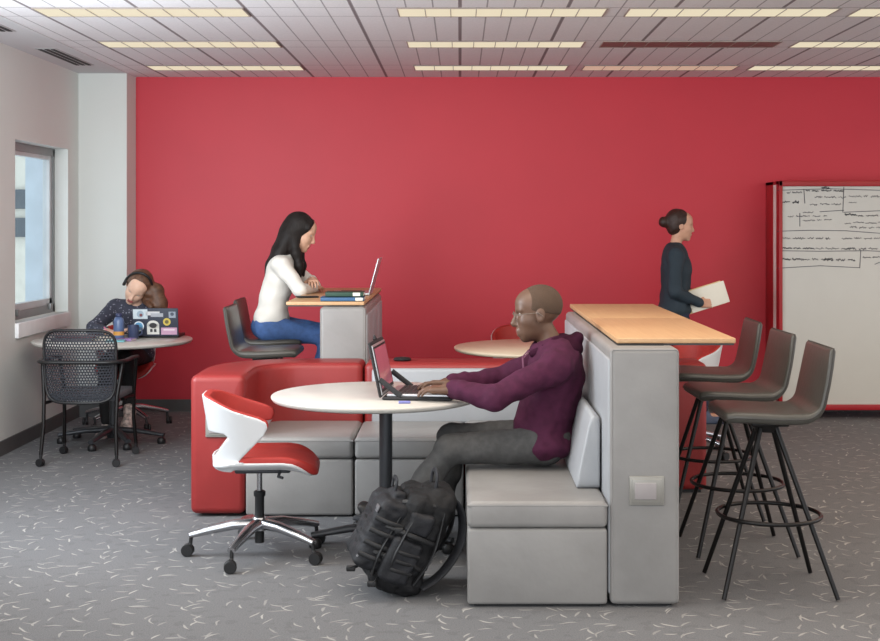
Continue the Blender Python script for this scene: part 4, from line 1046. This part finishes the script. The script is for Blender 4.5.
# ================================================================== BACKPACK
def backpack():
    loc = (-.272, 5.55, 0); t = thing('backpack', 'black tactical backpack with straps leaning against the grey bench end', 'backpack', loc, 0)
    BM = mat('black_nylon', (24, 24, 26), .7, vary=.25, vscale=14, bump=.3, bscale=60, spec=.3)
    BM2 = mat('worn_black_nylon', (33, 34, 38), .65, vary=.25, vscale=14, bump=.3, bscale=60, spec=.35)
    # axes: hgt along bag height (leans right), dep out of its front (left-up), wid towards camera
    hgt = nrm((.40, .03, .90)); dep = nrm(np.array((-.90, -.22, .36)) - hgt * np.dot(hgt, (-.90, -.22, .36))); wid = np.cross(hgt, dep)
    R = np.stack([dep, wid, hgt], 1); base = np.array([-.01, 0, .04])
    g = lambda d, w_, h_: base + R @ np.array([d, -w_, h_], float)
    S = Sdf(.006)
    S.box(g(.03, 0, .21), (.095, .155, .215), .05, R, .02); S.box(g(-.005, 0, .41), (.06, .12, .06), .05, R, .04); S.box(g(.02, 0, .02), (.10, .15, .05), .05, R, .03)
    S.wrinkle(.008, 45, 3, 10); S.wrinkle(.007, 100, 9, 9); S.clip(lambda X, Y, Z: .004 - Z + 0 * X + 0 * Y); bag = sdf_obj('main_bag', S, BM, t)
    S = Sdf(.006); S.box(g(.160, -.01, .195), (.060, .125, .160), .03, R, .02); S.box(g(.195, -.01, .15), (.030, .105, .08), .025, R, .015)
    S.box(g(.20, -.01, .29), (.025, .09, .045), .022, R, .02); S.box(g(.15, -.01, .36), (.03, .07, .03), .025, R, .02); S.wrinkle(.004, 50, 6, 10); S.wrinkle(.005, 115, 5, 9); S.clip(lambda X, Y, Z: .004 - Z + 0 * X + 0 * Y); fp = sdf_obj('front_pocket', S, BM2, t)
    S = Sdf(.006); S.box(g(.05, .155, .13), (.065, .03, .10), .025, R, .01); S.wrinkle(.006, 50, 2); S.clip(lambda X, Y, Z: .004 - Z + 0 * X + 0 * Y); sdf_obj('side_pocket', S, BM, t)
    S = Sdf(.006); S.box(g(.06, -.155, .13), (.065, .03, .10), .025, R, .01); S.box(g(.055, -.150, .30), (.05, .028, .05), .022, R, .01); S.wrinkle(.006, 50, 2); S.clip(lambda X, Y, Z: .004 - Z + 0 * X + 0 * Y); sdf_obj('side_pocket', S, BM2, t)
    V_ = lambda *a: Vector(g(*a))
    def strap(name, pts, wd, th=.35, m=BM2, par=None, up=None):
        # smooth path
        P = [V_(*q) for q in pts]; Q = []
        for i in range(len(P) - 1):
            p0, p1, p2, p3 = P[max(i - 1, 0)], P[i], P[i + 1], P[min(i + 2, len(P) - 1)]
            for k in range(5):
                u = k / 5; Q.append(.5 * ((2 * p1) + (p2 - p0) * u + (2 * p0 - 5 * p1 + 4 * p2 - p3) * u * u + (3 * p1 - p0 - 3 * p2 + p3) * u ** 3))
        Q.append(P[-1]); return MB().tube(Q, wd, 12, flat=th, up=up or tuple(dep)).build(name, m, par or t)
    # shoulder straps on the back side (dep negative)
    strap('shoulder_strap', [(-.03, -.07, .44), (-.10, -.085, .40), (-.15, -.10, .27), (-.13, -.12, .13), (-.07, -.14, .04)], .028)
    strap('shoulder_strap', [(-.03, .07, .44), (-.10, .085, .40), (-.15, .10, .27), (-.13, .12, .13), (-.07, .14, .04)], .028)
    strap('grab_handle', [(.03, -.05, .455), (.045, -.045, .505), (.05, 0, .52), (.045, .045, .505), (.03, .05, .455)], .013, .5)
    strap('grab_handle', [(.175, -.04, .385), (.185, -.035, .425), (.185, .03, .425), (.175, .035, .385)], .011, .5)
    for (w_, z) in ((-.095, .24), (-.095, .12)):
        strap('compression_strap', [(.19, -.11, z), (.15, -.145, z + .01), (.06, -.178, z + .01), (-.04, -.158, z)], .010, .3, M_BLACK)
        MB().box(V_(.12, -.158, z + .01), (.035, .014, .028), .005).build('buckle', M_BLACK, t)
    for z in (.12, .17, .22, .27): strap('webbing_row', [(.208, -.11, z), (.222, -.05, z), (.222, .04, z), (.208, .09, z)], .009, .3, BM)
    for k, (a, b) in enumerate((((.19, -.10, .04), (.215, -.11, .02)), ((.11, -.14, .02), (.125, -.165, .0)))):
        s_ = strap('loose_strap', [a, tuple((a[i] + b[i]) / 2 + (0, -.01, .005)[i] for i in range(3)), b], .012, .35, M_BLACK)
        MB().box(V_(*b), (.036, .018, .026), .006).build('buckle', M_BLACK, s_)
    # webbing and folds of cloth down the side
    for (a, b, c_) in (((.085, -.165, .07), (.10, -.185, .16), (.085, -.155, .33)), ((-.03, -.16, .05), (-.045, -.175, .2), (-.02, -.14, .38)), ((.135, -.14, .03), (.15, -.15, .14), (.13, -.12, .30))):
        strap('side_webbing', [a, b, c_], .014, .35, M_BLACK)
    for z in (.10, .155, .21, .265): strap('webbing_row', [(.105, -.146, z), (.16, -.150, z), (.222, -.128, z)], .010, .3, M_BLACK)
    for z in (.35, .39): strap('top_strap', [(.14, -.09, z - .03), (.08, -.135, z), (-.0, -.135, z + .01), (-.05, -.09, z)], .011, .4, M_BLACK)
    for z in (.09, .13, .17): strap('webbing_row', [(.115, -.178, z), (.06, -.190, z), (.0, -.178, z)], .008, .35, M_BLACK)
    RM_ = Matrix([list(r) for r in R])
    MB().box(V_(.225, -.10, .30), (.006, .05, .03), .002, R=RM_).build('name_patch', mat('grey_patch', (92, 92, 96), .6), fp)
    MB().box(V_(.205, -.118, .085), (.03, .006, .014), .002, R=RM_).build('brand_tag', mat('white_tag', (150, 150, 154), .6), fp)
    t.scale = (1.07, 1, .95)
    # zips
    m = MB(); m.tube([V_(.09, -.158, .05), V_(.09, -.165, .25), V_(.075, -.13, .40), V_(.07, 0, .435), V_(.075, .13, .40)], .005, 6); m.build('zip', M_BLACK, bag)
backpack()

# ================================================================== LAPTOPS, BOOKS, SMALL THINGS
def laptop_man():
    t = thing('laptop', 'open laptop in a black case with corner straps, under the man\'s hands', 'laptop', (-.182, 6.245, .736), math.radians(-6))
    # base: x from -.155 (hinge) to .155, y -.18 .. .18 ; screen leans to -x
    MB().box((0, 0, .008), (.33, .37, .014), .006).build('case_base', M_SLEEVEBLK, t)
    b = MB().box((.005, 0, .0215), (.30, .34, .013), .004).build('keyboard_deck', M_SILVER, t)
    m = MB()
    for i in range(6):
        for j in range(14): m.box((-.095 + .021 * i, -.145 + .0222 * j, .0292), (.017, .018, .003))
    m.build('keyboard', M_KEYS, b); MB().box((.085, 0, .0285), (.07, .10, .002)).build('trackpad', mat('trackpad_grey', (170, 172, 176), .3), b)
    tilt = math.radians(-12); R = Matrix.Rotation(tilt, 3, 'Y'); hx = -.162
    def s(x, y, z): return R @ Vector((x, y, z)) + Vector((hx, 0, .012))
    MB().box(s(-.011, 0, .132), (.012, .375, .262), .006, R=R).build('case_lid', M_SLEEVEBLK, t)
    l = MB().box(s(-.002, 0, .128), (.007, .35, .238), .003, R=R).build('screen_lid', M_SILVER, t)
    MB().box(s(.0022, 0, .13), (.002, .335, .215), R=R).build('screen_bezel', M_BLACK, l)
    MB().box(s(.0036, 0, .133), (.0014, .31, .19), R=R).build('screen', mat('screen_wall_reflection', (178, 104, 122), .12, emit=.12, vary=.05), l)  # pink reflection of the red wall painted into the screen colour
    for y in (-1, 1):
        a = s(.004, y * .182, .085); a2 = Vector((-.075, y * .182, .019))
        MB().tube([a, a.lerp(a2, .5), a2], .013, 8, flat=.25, up=(0, 1, 0)).build('corner_strap', M_SLEEVEBLK, t)
    MB().tube([s(-.012, -.02, .262), s(-.012, 0, .276), s(-.012, .02, .262)], .008, 8).build('case_loop', M_SLEEVEBLK, t)
laptop_man()
m = MB(); m.box((0, 0, .006), (.055, .02, .012), .004); o = m.build('usb_stick', mat('violet_plastic', (120, 124, 186), .4), None, (-.255, 5.975, .735), (0, 0, .1)); tag(o, 'small violet usb stick on the round table edge below the laptop', 'usb stick')
m = MB(); m.lathe([(.045, 0), (.055, .008), (.045, .018), (.02, .022)], n=24); o = m.build('pouch', M_BLACK, None, (-.34, 7.66, .755)); tag(o, 'small flat black pouch on top of the low sofa back', 'pouch')
m = MB(); m.box((0, 0, .028), (.026, .018, .056), .006); o = m.build('charger', M_BLACK, None, (-.15, 7.61, .756)); 
bpy.data.objects.remove(o)

def book(name, label, loc, sx, sy, h_, rz, cover, grp=None, tagx=None):
    t = thing(name, label, 'book', loc, rz, grp)
    MB().box((0, 0, h_ / 2), (sx - .006, sy - .006, h_ - .006)).build('pages', M_PAPER, t)
    m = MB(); m.box((0, 0, h_ - .002), (sx, sy, .004), .001); m.box((0, 0, .002), (sx, sy, .004), .001); m.box((0, -sy / 2 + .002, h_ / 2), (sx, .004, h_), .001); m.build('cover', cover, t)
    if tagx is not None: MB().box((tagx, -sy / 2 - .0008, h_ / 2), (.045, .003, h_ * .7), .001).build('spine_label', M_PAPER, t)
    return t
book('book', 'thick blue book at the bottom of the stack on the far bar top', (-.725, 8.07, 1.085), .265, .17, .026, 0, mat('blue_cover', (52, 92, 132), .5), 'books on the far bar top', .105)
book('book', 'dark green book on top of the blue one on the far bar top', (-.712, 8.075, 1.112), .235, .15, .030, 0, mat('green_cover', (34, 66, 50), .5), 'books on the far bar top', .075)
def laptop_bar():
    t = thing('laptop', 'thin silver laptop open on the far bar top in front of the woman in white', 'laptop', (-.735, 8.80, 1.085), math.radians(0))
    MB().box((0, 0, .009), (.27, .36, .016), .005).build('base', M_SILVER, t)
    MB().box((-.01, 0, .0175), (.14, .30, .002)).build('keyboard', M_KEYS, t)
    tl = math.radians(15); R = Matrix.Rotation(tl, 3, 'Y')
    s = lambda x, y, z: R @ Vector((x, y, z)) + Vector((.132, 0, .014))
    l = MB().box(s(0, 0, .120), (.008, .36, .24), .003, R=R).build('lid', M_SILVER, t)
    MB().box(s(-.0048, 0, .122), (.002, .33, .21), R=R).build('screen', mat('dark_screen', (60, 60, 70), .15), l)
laptop_bar()
m = MB(); m.box((0, 0, .006), (.14, .075, .010), .004); o = m.build('phone', M_BLACK, None, (-.985, 8.38, 1.085), (0, 0, .3)); tag(o, 'black phone lying near the sweater sleeve on the far bar top', 'phone')
m = MB(); m.box((0, 0, .002), (.21, .297, .003)); o = m.build('paper_sheet', M_PAPER, None, (-.72, 8.33, 1.085), (0, 0, .15)); tag(o, 'white paper sheet lying behind the books on the far bar top', 'paper')

# papers held by the walking woman
t = thing('paper_stack', 'loose white papers and a yellow folder held by the walking woman', 'papers', (1.905, 10.0, .90), 0)
R = Matrix.Rotation(-.30, 3, 'Y')
MB().box((.0, -.012, .10), (.30, .012, .17), .003, R=R).build('paper_sheet', M_PAPER, t); MB().box((-.02, .004, .095), (.30, .008, .18), .002, R=R).build('folder', mat('manila_folder', (226, 200, 150), .7), t)

# ---- window table things
def laptop_stickers():
    t = thing('laptop', 'dark laptop with many colourful stickers on its lid, on the window table', 'laptop', (-2.205, 9.42, .736), 0)
    MB().box((0, .12, .010), (.33, .23, .018), .004).build('base', M_BLACK, t)
    MB().box((0, .12, .0205), (.28, .11, .003)).build('keyboard', M_KEYS, t)
    R = Matrix.Rotation(math.radians(7), 3, 'X'); s = lambda x, y, z: R @ Vector((x, y, z)) + Vector((0, -.002, .010))
    l = MB().box(s(0, 0, .105), (.335, .010, .205), .004, R=R).build('lid', mat('navy_lid', (44, 50, 66), .5), t)
    MB().box(s(0, .0062, .105), (.31, .002, .18), R=R).build('screen', mat('dark_screen', (60, 60, 70), .15), l)
    def sticker(shape, x, z, w_, h_, rgb, d=0):
        m = MB(); y = -.0062 - d
        if shape == 'round':
            n = 24; V = [s(x + w_ / 2 * math.cos(2 * PI * k / n), y, z + h_ / 2 * math.sin(2 * PI * k / n)) for k in range(n)]
            V2 = [v + (R @ Vector((0, .0012, 0))) for v in V]
            m.add(V + V2, [tuple(range(n)), tuple(range(n, 2 * n))[::-1]] + [(k, n + k, n + (k + 1) % n, (k + 1) % n) for k in range(n)])
        else: m.box(s(x, y, z), (w_, .0012, h_), R=R)
        return m.build('sticker', mat('sticker_%d_%d_%d' % rgb, rgb, .6, vary=.02), l)
    for a in (('box', -.105, .165, .105, .070, (196, 208, 214)), ('round', -.105, .165, .05, .05, (150, 170, 184), .0012), ('round', -.10, .158, .022, .022, (120, 66, 70), .0024),
              ('box', -.015, .170, .10, .028, (206, 206, 208)), ('box', .015, .158, .09, .026, (168, 172, 180), .001), ('box', .125, .160, .05, .045, (150, 160, 172)), ('round', .125, .165, .026, .026, (70, 78, 92), .0012),
              ('round', -.118, .075, .074, .074, (214, 224, 230)), ('round', -.118, .075, .058, .058, (96, 156, 196), .0012), ('box', -.015, .055, .088, .078, (214, 214, 208)), ('round', -.015, .088, .084, .060, (214, 214, 208), .0006),
              ('round', -.015, .082, .055, .038, (50, 50, 52), .0014), ('box', -.028, .045, .018, .022, (60, 60, 62), .0014), ('box', .0, .045, .018, .022, (60, 60, 62), .0014), ('round', .085, .108, .055, .055, (206, 184, 84)), ('round', .085, .108, .028, .028, (110, 100, 60), .0012),
              ('box', .10, .040, .115, .052, (196, 156, 182)), ('box', .10, .050, .08, .012, (226, 206, 216), .0012)): sticker(*a)
laptop_stickers()
t = thing('water_bottle', 'blue and orange banded water bottle on the window table left of the laptop', 'bottle', (-2.425, 9.24, .736))
MB().lathe([(.034, .0), (.037, .004), (.037, .045), (.036, .05), (.037, .055), (.037, .135), (.030, .155), (.018, .165)], n=28).build('bottle_body', mat('slate_blue_plastic', (86, 106, 144), .3), t)
MB().lathe([(.0375, .035), (.0375, .062)], n=28).build('orange_band', mat('orange_band', (206, 150, 70), .5), t)
MB().lathe([(.019, .162), (.022, .166), (.022, .185), (.016, .19)], n=24).build('cap', mat('navy_cap', (48, 58, 92), .4), t)
t = thing('mug', 'dark blue cup beside the water bottle on the window table', 'cup', (-2.345, 9.33, .736))
MB().lathe([(.03, 0), (.038, .01), (.04, .10), (.037, .10), (.034, .015)], n=24).build('cup_body', mat('ink_blue', (60, 70, 100), .4), t)
MB().tube([(.038, 0, .08), (.062, 0, .075), (.062, 0, .035), (.037, 0, .025)], .006, 8).build('handle', mat('ink_blue', (60, 70, 100), .4), t)
book('notebook', 'open white notebook under the writing woman\'s hand', (-2.545, 9.36, .736), .22, .20, .010, .3, M_PAPER)
book('notebook', 'small turquoise notebook in front of the water bottle', (-2.41, 9.10, .736), .13, .09, .012, .1, mat('turquoise_cover', (120, 190, 200), .5))
book('notebook', 'multicoloured purple and yellow notebook beside the sticker laptop', (-2.36, 9.19, .736), .12, .09, .016, -.2, mat('purple_cover', (150, 120, 170), .5, vary=.4, vscale=30))
book('folder', 'dark folder lying on the window table behind the mesh chair', (-2.74, 9.22, .736), .28, .22, .020, .15, mat('charcoal_cover', (54, 50, 60), .5))
book('folder', 'dark red folder lying on top of the charcoal one', (-2.72, 9.24, .757), .27, .19, .009, .05, mat('maroon_cover', (90, 44, 56), .5))
o = MB().tube([(-.05, -.02, .07), (0, 0, .0)], [.0035, .003], 8).build('pen', mat('pink_plastic', (226, 120, 160), .4), None, (-2.505, 9.345, .752)); tag(o, 'pink pen in the writing woman\'s hand', 'pen')
